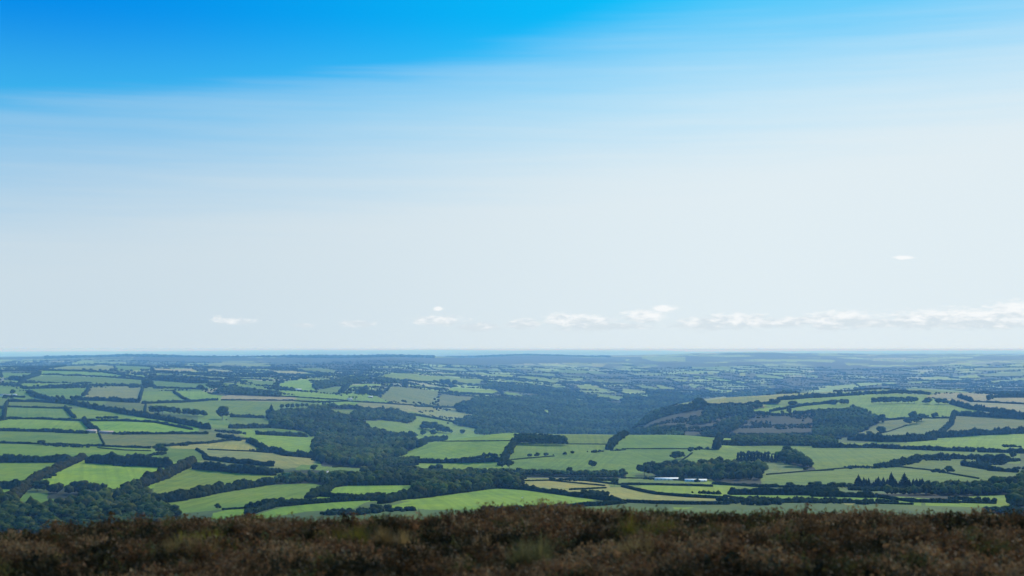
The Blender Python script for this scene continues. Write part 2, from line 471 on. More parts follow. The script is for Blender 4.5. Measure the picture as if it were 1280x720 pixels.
def lump(src, jit, seed):
    r = np.random.default_rng(seed); V, Fc = src; d = np.zeros(len(V))
    for k in range(5):
        q = r.normal(size=3); q /= np.linalg.norm(q); d += np.sin(V@q*r.uniform(3, 7)+r.uniform(0, 6.28))
    return V*(1+jit*.5*d/2.2+jit*r.uniform(-.5, .5, len(V)))[:, None], Fc
L1 = [lump(I1, .35, s) for s in range(6)]; L2 = [lump(I2, .32, s+20) for s in range(6)]
def batch(protos, pos, scl, tint, which=None, flat=0):
    """merge many copies of low-poly lumps; pos n3, scl n3, tint n3"""
    n = len(pos); which = rng.integers(0, len(protos), n) if which is None else which
    VV, FF, TT = [], [], []; off = 0
    for w, (V, Fc) in enumerate(protos):
        ii = np.nonzero(which == w)[0]
        if not len(ii): continue
        a = rng.uniform(0, 6.28, len(ii)); c, s = np.cos(a)[:, None], np.sin(a)[:, None]
        X = V[None, :, 0]*c-V[None, :, 1]*s; Y = V[None, :, 0]*s+V[None, :, 1]*c; Zc = np.broadcast_to(V[None, :, 2], X.shape)
        P = np.stack([X, Y, Zc], 2)*scl[ii][:, None, :]+pos[ii][:, None, :]
        VV.append(P.reshape(-1, 3)); FF.append((Fc[None]+(np.arange(len(ii))*len(V))[:, None, None]+off).reshape(-1, Fc.shape[1]))
        TT.append(np.repeat(tint[ii], len(V), 0)); off += P.shape[0]*P.shape[1]
    return np.concatenate(VV), np.concatenate(FF), np.concatenate(TT)
def tag(o, label=None, cat=None, group=None, kind=None):
    for k, v in (('label', label), ('category', cat), ('group', group), ('kind', kind)):
        if v: o[k] = v
    return o
def to_px(x, y, z):
    up = -y*math.sin(TH)+(z-CAMZ)*math.cos(TH); fw = y*math.cos(TH)+(z-CAMZ)*math.sin(TH)
    return 640+F*x/fw, 360-F*up/fw
WOODS = [
 ('valley wood left of centre', 14, [('A2', '370,420 440,410 620,392 720,380 830,400 860,460 1000,510 1100,540 1250,600 1280,590 1300,640 1100,690 1000,720 1000,750 700,735 680,640 650,600 700,570 480,500 400,485 360,455'), ('B2', '650,80 800,60 1000,60 1250,80 1290,95 1100,150 1050,180 950,200 700,190 680,150')]),
 ('small wood on the slope above the valley wood', 13, [('A2', '850,445 960,395 1100,400 1290,435 1250,488 1070,468 900,468'), ('A2', '700,372 940,385 930,408 760,398')]),
 ('big dark wood in the central side valley', 15, [('A3', '240,395 300,350 400,325 700,325 880,305 1000,345 1290,370 1290,552 620,552 400,545 300,510 230,480 300,450 400,440')]),
 ('wood on the far side of the central valley', 15, [('A4', '-10,310 200,330 330,370 200,410 120,450 -10,480'), ('A4', '150,280 360,300 500,300 900,295 1050,285 1000,305 480,320 330,365 150,330'), ('A3', '700,245 900,280 1100,320 1280,360 900,320 700,290')]),
 ('dark wood on the spur of the right hill', 11, [('A4', '-10,500 200,405 340,382 480,335 490,385 420,405 250,450 100,498 30,520'), ('A4', '480,562 600,480 790,412 800,432 700,500 570,562'), ('A4', '-10,545 100,520 370,500 360,562'), ('A4', '500,385 780,380 960,372 900,400 780,410 600,440 480,480 380,500 480,440')]),
 ('dark wood on the slope of the far right hill', 12, [('A5', '-10,412 150,402 230,380 380,445 375,485 200,560 -10,582')]),
 ('scrubby wood at the foot of the brown slope', 9, [('A4', '590,580 900,565 1290,572 1290,605 720,610 600,600')]),
 ('mixed wood behind the white sheds', 13, [('B4', '180,245 200,200 290,172 370,180 430,205 560,170 680,190 840,222 845,298 700,300 560,285 500,255 200,255'), ('B4', '960,140 1030,120 1120,160 1190,222 1000,213')]),
 ('broadleaf wood below the far right conifers', 8, [('B5', '200,352 600,352 900,345 1060,330 1190,335 1200,385 900,392 390,362')]),
 ('near wood at the left edge of the moor', 13, [('B1', '-60,400 60,430 200,440 370,440 600,370 850,335 920,370 900,445 1050,475 1060,640 -60,660')]),
 ('dark wood in the hollow below the bright square field', 13, [('B1', '290,385 300,320 430,330 620,320 680,345 600,387')]),
 ('wood around the long low barn', 10, [('B2', '400,300 440,270 700,255 960,262 1130,265 1290,255 1290,295 1120,300 960,298 850,325 730,322 600,312')]),
 ('tangled wood left of the big bright field', 10, [('B3', '-20,245 150,245 600,260 650,280 600,330 500,345 380,350 200,345 -20,410')]),
 ('small wood at the right edge below the moor', 12, [('B5', '1170,360 1290,240 1290,480 1210,440')]),
 ('narrow wood crossing the pale fields left of centre', 10, [('A3', '400,258 480,232 560,245 930,272 880,298 600,292')]),
 ('wood on the left slope above the road', 10, [('A2', '0,305 120,262 260,275 460,300 440,318 120,312')]),
 ('wood above the bright strips left of the valley', 10, [('A2', '620,250 700,228 950,200 1010,215 870,245 760,262 660,275'), ('A2', '1100,205 1200,235 1110,240 960,225')]),
 ('bushy flats below the domed hill', 6, [('B3', '640,240 800,232 1000,245 1290,240 1290,268 900,266 640,262'), ('B2', '1000,160 1290,150 1290,190 1200,192 1000,205 850,205'), ('B3', '-10,235 600,232 640,250 -10,250')]),
 ('trees on the flats around the barn', 8, [('B2', '430,220 700,242 1060,255 1290,245 1290,205 1190,203 1000,225 900,243 640,212')]),
]
# ---------------------------------------------------------------- the ground sheet
az = np.concatenate([np.linspace(-math.pi, -.45, 40)[:-1], np.linspace(-.45, -.37, 20)[:-1], np.linspace(-.37, .37, 1350), np.linspace(.37, .45, 20)[1:], np.linspace(.45, math.pi, 40)[1:-1]])
rr = [0.05]
while rr[-1] < 94500:
    r = rr[-1]; rr.append(r + (.35 if r < 30 else .04*r if r < 850 else .0048*r if r < 6500 else .0085*r))
rr = np.array(rr); A_, R_ = np.meshgrid(az, rr); X_ = (R_*np.sin(A_)).ravel(); Y_ = (R_*np.cos(A_)).ravel(); Z_ = height(X_, Y_)
nc = len(az); nr = len(rr)
ci = cover(X_, Y_); col = np.zeros((len(X_), 3))
nz = waves(wf, X_*3, Y_*3)/8
base = np.array((.040, .052, .026))[None]*(1+.25*nz[:, None])
dist = R_.ravel()
gap = sst(5200, 3600, dist)[:, None]; base = base*(1-gap)+np.array((.075, .112, .020))[None]*(1+.2*nz[:, None])*gap
near = R_.ravel() < 850
base[near] = np.array((.045, .03, .02))
# far patchwork beyond the traced fields
def patch(x, y, sx, sy, rot):
    xr = (x*math.cos(rot)+y*math.sin(rot))/sx+.35*np.sin(y/1900.)+.2*np.sin(x/700.); yr = (-x*math.sin(rot)+y*math.cos(rot))/sy+.35*np.sin(x/1300.)
    i = np.floor(xr).astype(int); fx = xr-i; sub = ((i*7919) % 97)/97.; yr = yr+sub; j = np.floor(yr).astype(int); fy = yr-j
    edge = np.minimum(np.minimum(fx, 1-fx)*sx, np.minimum(fy, 1-fy)*sy)
    return ((i*73856093) ^ (j*19349663)) % 1000/1000., edge
qx_, qy_ = to_px(X_, np.maximum(Y_, 1), Z_+4)
DMIN = {'big dark wood in the central side valley': 2950, 'wood on the far side of the central valley': 4500, 'dark wood on the spur of the right hill': 3150}
inwood = np.zeros(len(X_), bool)
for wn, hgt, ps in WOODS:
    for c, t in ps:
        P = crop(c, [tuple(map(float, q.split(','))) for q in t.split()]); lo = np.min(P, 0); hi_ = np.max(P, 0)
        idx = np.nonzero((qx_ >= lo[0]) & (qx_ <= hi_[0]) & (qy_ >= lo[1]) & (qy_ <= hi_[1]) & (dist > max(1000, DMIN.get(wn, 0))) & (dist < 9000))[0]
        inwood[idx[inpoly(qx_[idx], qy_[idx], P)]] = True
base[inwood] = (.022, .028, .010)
farwood = np.zeros(len(X_), bool)
for c, t in (('A2', '-10,80 60,75 240,75 250,85 500,86 540,75 760,72 960,78 1290,85 1290,118 900,150 800,142 500,112 300,102 -10,102'), ('A3', '-10,85 380,80 640,72 900,80 1290,95 1290,112 800,118 400,132 -10,122'), ('A1', '820,78 1100,72 1290,85 1290,115 820,115'), ('A4', '640,112 1290,105 1290,125 1000,118 640,126'), ('A5', '-10,112 300,135 520,150 560,175 400,196 -10,195'), ('A4', '900,215 1290,190 1290,255 950,280')):
    P = crop(c, [tuple(map(float, q.split(','))) for q in t.split()]); qx2, qy2 = to_px(X_, np.maximum(Y_, 1), Z_); lo = np.min(P, 0); hi_ = np.max(P, 0)
    idx = np.nonzero((qx2 >= lo[0]) & (qx2 <= hi_[0]) & (qy2 >= lo[1]) & (qy2 <= hi_[1]) & (dist > 6000) & (dist < 30000))[0]
    farwood[idx[inpoly(qx2[idx], qy2[idx], P)]] = True
base[farwood] = (.026, .032, .016)
for lo_d, hi_d, sx, sy, rt, th in ((5400, 9000, 240, 200, .12, .36), (9000, 15000, 300, 340, .15, .36), (15000, 60000, 420, 900, .3, .5)):
    pf, ed = patch(X_, Y_, sx, sy, rt); m = (ci < 0) & ~inwood & (dist > lo_d) & (dist <= hi_d) & (pf > th) & (ed > 9+dist*.0011)
    m &= waves(wf, X_*1.3+900, Y_*.8) > -5.5
    m &= ~farwood
    q = (pf*37) % 1; cc = np.array((.25, .31, .085))[None]*(.75+.6*q[:, None]); cc[q > .8] = (.30, .29, .17); base[m] = cc[m]
# pasture runs on under the hedges until it meets the next field
cg = ci.reshape(nr, nc).copy(); ok_ = (~inwood & (dist > 1200) & (dist < 5600)).reshape(nr, nc)
for it in range(12):
    for ax, sh in ((0, 1), (0, -1), (1, 1), (1, -1)):
        nb_ = np.roll(cg, sh, ax); m = (cg < 0) & (nb_ >= 0) & ok_; cg[m] = nb_[m]
cf = cg.ravel(); isr = np.array([f[0] in 'kr' for f in FP]+[False]); cf = np.where((ci < 0) & isr[cf], -1, cf)
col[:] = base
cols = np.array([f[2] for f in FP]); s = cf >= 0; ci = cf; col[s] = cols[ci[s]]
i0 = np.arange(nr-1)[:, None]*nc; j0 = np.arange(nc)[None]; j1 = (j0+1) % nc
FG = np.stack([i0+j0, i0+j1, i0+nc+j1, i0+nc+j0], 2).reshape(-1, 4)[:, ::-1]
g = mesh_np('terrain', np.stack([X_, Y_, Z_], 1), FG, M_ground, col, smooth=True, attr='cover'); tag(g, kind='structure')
fth = rng.uniform(-.7, .7, len(FP)); th_ = np.where(ci >= 0, fth[ci], 0); fs = np.where(ci >= 0, X_*np.cos(th_)+Y_*np.sin(th_)*.5, X_*.3).astype(np.float32)
fa_ = g.data.attributes.new('furrow', 'FLOAT', 'POINT'); fa_.data.foreach_set('value', fs)
# ---------------------------------------------------------------- visibility of points
def visible(x, y, z):
    u = x/y; sl = (z-CAMZ)/y; ok = np.ones(len(x), bool)
    for k in range(0, len(x), 4000):
        s = slice(k, k+4000); T = np.linspace(.02, .995, 160)[None]; yy = np.maximum(y[s][:, None]*T**1.0, 1000); yy = np.minimum(yy, y[s][:, None]*.995)
        H = height(u[s][:, None]*yy, yy)-CAMZ; ok[s] = (H/yy).max(1) <= sl[s]
    return ok
def place_name(px, py):
    """words for where a spot lies in the valley, by things one can find"""
    side = 'far left' if px < 210 else 'left' if px < 450 else 'middle' if px < 780 else 'right' if px < 1040 else 'far right'
    dep = 'distant patchwork' if py < 478 else 'middle distance' if py < 530 else 'near valley' if py < 585 else 'valley beyond the moor'
    return side, dep
# ---------------------------------------------------------------- hedges: crop | height in crop px | base line | label
HEDGES = '''
A1|9|-20,165 250,163 620,172 890,215|long thin hedge along the bottom of the highest green strip at the far left
A1|9|240,158 420,135 620,128 700,132 930,140|thin dark hedge topping the pale fields below the far left skyline
A1|10|935,145 945,170 1280,190|
A1|7|250,190 560,198 890,222|
A1|20|920,220 1080,232 1280,242|thick dark row of bushes right of the round tree on the far left slope
A1|18|60,218 130,228 240,192|
A1|10|0,250 120,258 150,275|
A1|15|150,277 440,270 540,264|
A1|9|550,252 870,262 1050,272 1280,282|
A1|14|510,322 530,300 552,262|short hedge running uphill on the left side of the tan field
A1|12|858,345 870,300 880,268|short hedge running uphill on the right side of the tan field
A1|12|1070,298 1130,340 1165,350|
A1|14|880,368 1130,360 1280,350|
A1|26|60,258 150,292 230,332 440,372 640,410 850,445 1000,470 1280,525|long thick belt of bushes cutting diagonally down across the left slope
A1|22|440,345 640,350 760,358 860,362|dark bushy hedge along the foot of the tan field
A1|15|50,355 230,358|
A1|15|238,358 340,365 440,372|
A1|10|0,388 380,398 440,398|
A1|15|400,395 430,430 460,458|
A1|13|-20,460 280,465 520,475 760,475 960,485 1180,528|long straight hedge above the two brightest strips on the far left
A1|18|-20,535 330,543|dark hedge with a gap at its right end, below the bright far left strip
A1|18|350,545 450,549|
A1|18|458,550 540,552|
A1|24|515,475 560,520 600,542|dark row of trees running downhill between the two bright strips at the far left
A1|7|605,550 640,618|thin hedge running down from the small cottages
A1|15|700,557 860,556 1280,555|
A1|12|-20,610 230,618 600,630 930,643|long low hedge crossing the far left just above the tall shelter belt
A1|5|600,640 770,655 930,660|
A1|15|1000,632 1220,615 1290,612|
A1|13|1210,652 1270,690|
A1|16|20,470 30,400 42,365|
A1|10|890,432 895,378|
A1|10|0,322 150,330|
A1|10|1000,205 1280,215|
B1|40|-60,187 385,187 430,178|tall dark shelter hedge along the top of the bright far left field
B1|36|225,295 380,225 520,165|tall brownish beech hedge running uphill left of the bright square field
B1|52|540,192 800,205 1040,220|tall thick dark shelter belt along the top of the bright square field at the left
B1|42|50,440 130,370 220,305|brown bushy hedge climbing from the lower left woods to the tall shelter belts
B1|42|-60,345 90,350 180,345|
B1|50|860,340 1000,290 1190,200|thick brownish hedge row running uphill right of the bright square field
B1|42|1200,228 1280,234 1480,250 1680,268|tall dark shelter belt above the long bright field left of centre
B1|55|900,445 1100,425 1280,388|thick rounded tree hedge below the bright wedge field at the left
B2|45|0,387 150,360 390,322|
B2|26|-20,170 200,195 400,212|upper of the two dark tree belts left of the wooded valley
B2|12|0,72 150,50 260,45|
B2|30|250,62 350,112 480,148 680,165|thick curving hedge running down into the wooded valley below the light green field
B2|8|0,110 250,120 400,132|
B2|22|60,30 200,55|
B2|34|250,475 430,460 600,445|
B2|10|90,480 250,470|
B2|26|600,445 800,430 980,420|
B2|32|240,512 330,485 400,465|
B2|36|620,412 700,382 760,342 850,322|thick hedge of round bushes dividing the two green fields just above the moor edge
B2|30|850,330 1100,328 1280,326|
B2|24|700,397 800,402 940,417 1060,392|
B2|44|1080,440 1150,422 1290,402|
B2|7|770,218 1190,197|
B2|13|1060,228 1160,217 1290,203|
B3|34|-20,412 250,377 480,347|bushy hedge along the upper left edge of the big bright field in front
B3|25|500,345 700,360 1000,400 1250,432|thick bushy hedge sloping along the upper right edge of the big bright field in front
B3|22|1280,440 1160,452 1000,458 860,466|
B3|20|840,470 700,478 480,484|low dark hedge along the bottom of the big bright field in front
B3|32|530,205 560,135 590,95 612,60|bushy tree hedge climbing the domed hill beside the oblong grove
B3|6|590,172 700,162 850,150|
B3|24|-20,190 180,192|dark line of bushes at the left foot of the domed hill
B3|28|190,190 350,188 515,182|
B3|4|925,75 1190,77|thin wire-thin hedge line on the domed hill right of the grove
B3|34|1185,110 1220,70 1240,50|thick bushy hedge climbing the right flank of the domed hill
B3|28|1245,48 1270,30 1290,18|
B3|4|1200,116 1290,112|
B3|9|660,275 1280,280|
B4|8|-10,285 200,290 450,306|
B3|8|660,302 820,300 1160,333|
B3|9|1030,300 1290,330|
B3|10|950,357 1165,347|
B3|5|0,60 610,55|
B4|6|-10,105 430,105 560,110|thin trimmed hedge crossing below the upper field right of the domed hill
B4|34|565,108 580,70 592,42|
B4|24|600,80 720,84|
B4|22|720,84 1050,82 1290,88|long dark hedge at the foot of the brown hillside
B5|24|-10,96 400,100|
B5|24|410,102 760,114 980,122|long dark hedge with a gap, above the broad sloping field on the far right
B5|24|1000,124 1180,128 1290,133|
B4|5|345,185 420,130|
B4|12|-10,325 200,327 540,337|clipped hedge between two narrow strips in front of the white sheds
B4|16|-10,338 100,365 200,385 400,402 620,412|thick clipped hedge curving from the left below the narrow green strip
B4|18|-10,432 200,442 420,446 640,446|
B4|16|550,322 850,340 1290,345|
B4|38|665,386 960,388 1290,392|tall clipped dark hedge above the green strip at the right moor edge
B5|36|-10,397 200,400 345,404|
B4|10|620,395 820,437|
B4|7|880,264 1140,242 1290,236|
B4|12|840,436 1290,434|
B4|10|600,60 700,58|
B5|20|370,402 600,432 880,438|dark hedge sloping down below the conifers at the far right
B5|12|890,436 1100,442|
B5|10|-10,432 320,440|
B5|10|330,440 600,448|
B5|6|-10,240 250,218 340,217|
B5|6|355,216 520,216 700,236 1000,288|thin hedge curving down between the two long fields at the far right
B5|22|365,218 420,215 480,208|
B5|28|480,208 560,190 640,168 760,164 935,166|dark curved hedge of trees above the lone round tree at the far right
B5|26|945,166 1012,166|short block of hedge between two gaps above the lone round tree
B5|38|1030,178 1160,182|
B5|26|910,207 1060,232|
B5|26|1070,238 1240,250|
A5|36|758,578 1000,562 1290,550|dark hedge along the top of the bright far right field
A5|40|210,592 400,602 560,602|
A5|40|570,602 700,592 750,570|
A5|24|760,562 830,500 850,432|bushy hedge running uphill left of the dull green square field
A5|28|850,440 1100,452 1290,462|
A5|18|-10,332 150,322 300,310|
A5|18|300,310 560,300 700,312|
A5|11|980,357 1290,372|
A5|20|1090,330 1290,330|
A5|22|880,330 960,357|
A5|36|830,370 950,402 1090,420|thick dark hedge sloping down right of the bright field on the far right hilltop
A5|12|420,472 550,462|
A5|10|680,458 820,458|
A5|5|430,545 560,502|
A5|22|50,368 120,370|
A5|4|400,278 700,270 1030,302|thin hedge on the skyline of the far right rounded hilltop
A5|30|1080,420 1290,452|
A4|4|320,370 480,326 700,314 1040,316|thin hedge line along the crest of the yellow hilltop field
A4|16|492,382 720,378 950,366|
A4|20|950,346 1290,322|dark hedge above the pale strip on the right hilltop
A4|14|900,417 1100,380 1290,365|
A4|16|800,427 960,442|
A4|16|1050,432 1290,410|
A3|12|-10,440 100,457 230,482 390,527|hedge sloping down under the tan field into the wooded valley
A3|9|-10,385 240,393|
A3|8|150,300 350,312 480,312|
A3|6|-10,265 200,280|
A3|4|400,548 1230,553|thin hedge along the long flat crest of the domed hill
A3|24|20,636 50,605 190,588|
A3|7|500,212 620,214|
A3|7|430,232 600,246|
A2|8|80,347 520,350 640,360 860,354 1290,380|long thin road hedge beneath the tan strip left of the valley
A2|8|0,305 480,325 860,350|
A2|14|-10,347 60,347|
A2|18|140,450 340,457|
A2|22|140,520 380,517 530,527|
A2|22|300,557 400,562 600,572|
A2|6|940,470 1040,466|
A2|5|880,270 1110,263|
A2|26|910,300 1070,310|
A2|8|1080,300 1120,264|
A2|28|1110,577 1270,572|
A2|6|0,192 160,210 400,225|
A2|10|-10,258 280,285 430,300|
A2|20|820,302 860,268|
A2|7|380,162 560,164 700,192|
A2|7|1020,205 1130,228 1290,230|
A2|6|1150,178 1290,182|
A3|6|-10,172 260,174|
A3|6|230,192 330,195|
A3|6|620,196 850,206|
A3|6|860,188 870,210 960,222|
A3|6|620,212 860,246 950,240|
A3|6|0,232 130,236|
A4|5|-10,130 80,140|
A4|5|400,192 780,238|
A4|5|800,208 980,220|
A4|5|1060,180 1190,190|
A5|5|840,212 1010,212|
A5|5|1010,205 1290,200|
A5|5|240,240 270,265|
A5|5|520,228 760,228|
A5|5|980,148 1290,144|
A5|5|1030,235 1100,242 1290,230|
'''
H = [l.split('|') for l in HEDGES.strip().splitlines()]
hp = []; hi = []
for h in H:
    p = crop(h[0], [tuple(map(float, q.split(','))) for q in h[2].split()]); hi.append((len(hp), len(hp)+len(p))); hp += p
# resample in the photo's traced line first so that a hedge follows the fold of the ground
rs = []; ri = []
for (a, b) in hi:
    st = len(rs)
    for k in range(a, b-1):
        n = max(2, int(math.hypot(hp[k+1][0]-hp[k][0], hp[k+1][1]-hp[k][1])/4))
        for t in range(n): rs.append((hp[k][0]+(hp[k+1][0]-hp[k][0])*t/n, hp[k][1]+(hp[k+1][1]-hp[k][1])*t/n))
    rs.append(hp[b-1]); ri.append((st, len(rs)))
RS = shoot([p[0] for p in rs], [p[1] for p in rs])
for (c, hh, ln, lab), (a, b) in zip(H, ri):
    P = RS[a:b]; D = np.median(P[:, 1]); keep = np.abs(P[:, 1]-D) < .35*D; P = P[keep]
    if len(P) < 2: continue
    hm = float(np.clip(float(hh)/KZ*D/F*1.2, 1.8, 15)); px0, py0 = to_px(*P.mean(0))
    seg = np.hypot(*(np.diff(P[:, :2], axis=0).T)); L = np.concatenate([[0], np.cumsum(seg)])
    w = min(max(hm*.9, 2.4), 9); sp = max(w*.36, D*.0006)
    s = np.arange(0, L[-1], sp); s = s+rng.uniform(-.3, .3, len(s))*sp
    x = np.interp(s, L, P[:, 0]); y = np.interp(s, L, P[:, 1])
    # the bushes vary in height along the run
    ph = rng.uniform(0, 6.28, 3); v = .84+.13*np.sin(s/11+ph[0])+.09*np.sin(s/4.3+ph[1])+rng.uniform(-.12, .12, len(s))
    if hm < 3: v = .9+.1*(v-.84)/.3
    layers = [(0, .38, .62), (1, .72, .40)] if hm > 2.6 else [(0, .45, .6)]
    pos, sc, tn = [], [], []
    for li, zc, zr in layers:
        jx = rng.uniform(-.22, .22, len(s))*w; jy = rng.uniform(-.22, .22, len(s))*w
        X, Y = x+jx, y+jy; hz = hm*v*rng.uniform(.9, 1.08, len(s))
        pos.append(np.stack([X, Y, height(X, Y)+hz*zc], 1)); r = w*(.62 if li == 0 else .46)*rng.uniform(.8, 1.15, len(s))
        sc.append(np.stack([r, r, hz*zr*.9], 1))
        tt = rng.uniform(.75, 1.15, (len(s), 1))*np.array([1, 1, 1])*(1+rng.uniform(-.08, .08, (len(s), 3))); tn.append(tt)
    V, Fc, T = batch(L2 if D < 2100 else L1, np.concatenate(pos), np.concatenate(sc), np.concatenate(tn))
    org = P.mean(0); brown = 'brown' in lab
    if brown: T = T*np.array([1.35, .98, .85])
    o = mesh_np('hedge', V-org, Fc, M_hedge, T); o.location = org
    side, dep = place_name(px0, py0)
    if lab: tag(o, lab, 'hedge', 'field hedges in the valley')
    else:
        kind = 'low thin' if hm < 4 else 'bushy' if hm < 8 else 'tall thick'
        tag(o, f'{kind} dark field hedge, {side} side, {dep}', 'hedge', f'{kind} hedges, {side} side, {dep}')
# ---------------------------------------------------------------- tree prototypes
def leafy(src, r0, n, seed, size):
    """little leaf clumps standing off a lump's surface, so the outline is ragged"""
    r = np.random.default_rng(seed); d = r.normal(size=(n, 3)); d /= np.linalg.norm(d, axis=1)[:, None]; d[:, 2] = np.abs(d[:, 2])*.9-.15
    c = d*r0*r.uniform(.92, 1.12, n)[:, None]; a = r.normal(size=(n, 3))*size; b = r.normal(size=(n, 3))*size
    V = np.stack([c-a*.5, c+a*.5, c+b], 1).reshape(-1, 3); Fc = np.arange(3*n).reshape(-1, 3); return V, Fc
def crown_mesh(name, kind, seed, link=False):
    """unit tree, 1 m high: crown mesh only"""
    r = np.random.default_rng(seed); VV, FF, TT = [], [], []; off = 0
    def add(V, Fc, t):
        nonlocal off
        VV.append(V); FF.append(Fc+off); TT.append(np.ones((len(V), 3))*t*(1+r.uniform(-.06, .06, 3))); off += len(V)
    if kind == 'broad':
        n = 20
        for k in range(n):
            a = r.uniform(0, 6.28); q = r.uniform(0, 1); zz = .30+.46*q; rad = .36*math.sqrt(max(0, 1-((q-.35)/.75)**2))*r.uniform(.35, 1)
            s = r.uniform(.13, .21); c = np.array([math.cos(a)*rad, math.sin(a)*rad, zz])
            V, Fc = lump(I2, .38, int(seed*100+k)); add(V*s*np.array([1.1, 1.1, .85])+c, Fc, r.uniform(.75, 1.2))
            V, Fc = leafy(None, s*1.02, 60, int(seed*100+k), .035); add(V*np.array([1.1, 1.1, .85])+c, Fc, r.uniform(.9, 1.35))
    else:
        n = 11
        for k in range(n):
            q = k/(n-1); zz = .14+.80*q; rad = .23*(1-q)**.8+.018
            for j in range(7 if q < .8 else 4):
                a = r.uniform(0, 6.28); c = np.array([math.cos(a)*rad*.55, math.sin(a)*rad*.55, zz-.02*r.uniform(0, 1)])
                V, Fc = lump(I1, .4, int(seed*100+k*10+j)); add(V*np.array([rad*.62, rad*.62, .055+.02*(1-q)])+c, Fc, r.uniform(.75, 1.2))
        V, Fc = lump(I1, .3, seed); add(V*np.array([.018, .018, .09])+np.array([0, 0, .93]), Fc, 1)
    return mesh_np(name, np.concatenate(VV), np.concatenate(FF), M_leaf if kind == 'broad' else M_con, np.concatenate(TT), link=link)
def trunk_mesh():
    V, Fc = [], []; rings = [(0, .035), (.06, .024), (.2, .02), (.42, .013), (.6, .006)]; n = 8
    for z, r in rings:
        for k in range(n): V.append((math.cos(k*6.283/n)*r+.01*math.sin(z*9), math.sin(k*6.283/n)*r, z))
    for i in range(len(rings)-1):
        for k in range(n): Fc.append((i*n+k, i*n+(k+1) % n, (i+1)*n+(k+1) % n, (i+1)*n+k))
    for a in range(4):                                   # limbs
        an = a*1.6+.4; b = len(V); d = np.array([math.cos(an), math.sin(an)])
        for z, rr_, q in ((.22, .011, .0), (.36, .007, .10), (.5, .003, .2)):
            for k in range(5):
                t = k*6.283/5; V.append((d[0]*q-d[1]*math.cos(t)*rr_, d[1]*q+d[0]*math.cos(t)*rr_, z+math.sin(t)*rr_))
        for i in range(2):
            for k in range(5): Fc.append((b+i*5+k, b+i*5+(k+1) % 5, b+(i+1)*5+(k+1) % 5, b+(i+1)*5+k))
    return mesh_np('trunk', V, Fc, M_bark, link=False)
BR = [crown_mesh('crown', 'broad', s) for s in (1, 2, 3, 4, 5, 6)]; CN = [crown_mesh('crown', 'con', s) for s in (11, 12, 13, 14)]; TRK = trunk_mesh()
counts = {'broadleaf_tree': 0, 'conifer_tree': 0}
def tree(x, y, h, w, kind, label, group, z=None):
    nm = 'broadleaf_tree' if kind == 'b' else 'conifer_tree'; z = float(height(x, y)) if z is None else z; counts[nm] += 1
    e = bpy.data.objects.new(nm, None); e.empty_display_size = .5; C.objects.link(e); e.location = (x, y, z-.1)
    e.rotation_euler = (0, 0, random.uniform(0, 6.28)); tag(e, label, 'tree', group)
    for n_, me in (('trunk', TRK), ('crown', random.choice(BR if kind == 'b' else CN))):
        o = bpy.data.objects.new(n_, me); C.objects.link(o); o.parent = e; o.scale = (w, w, h)
    return e
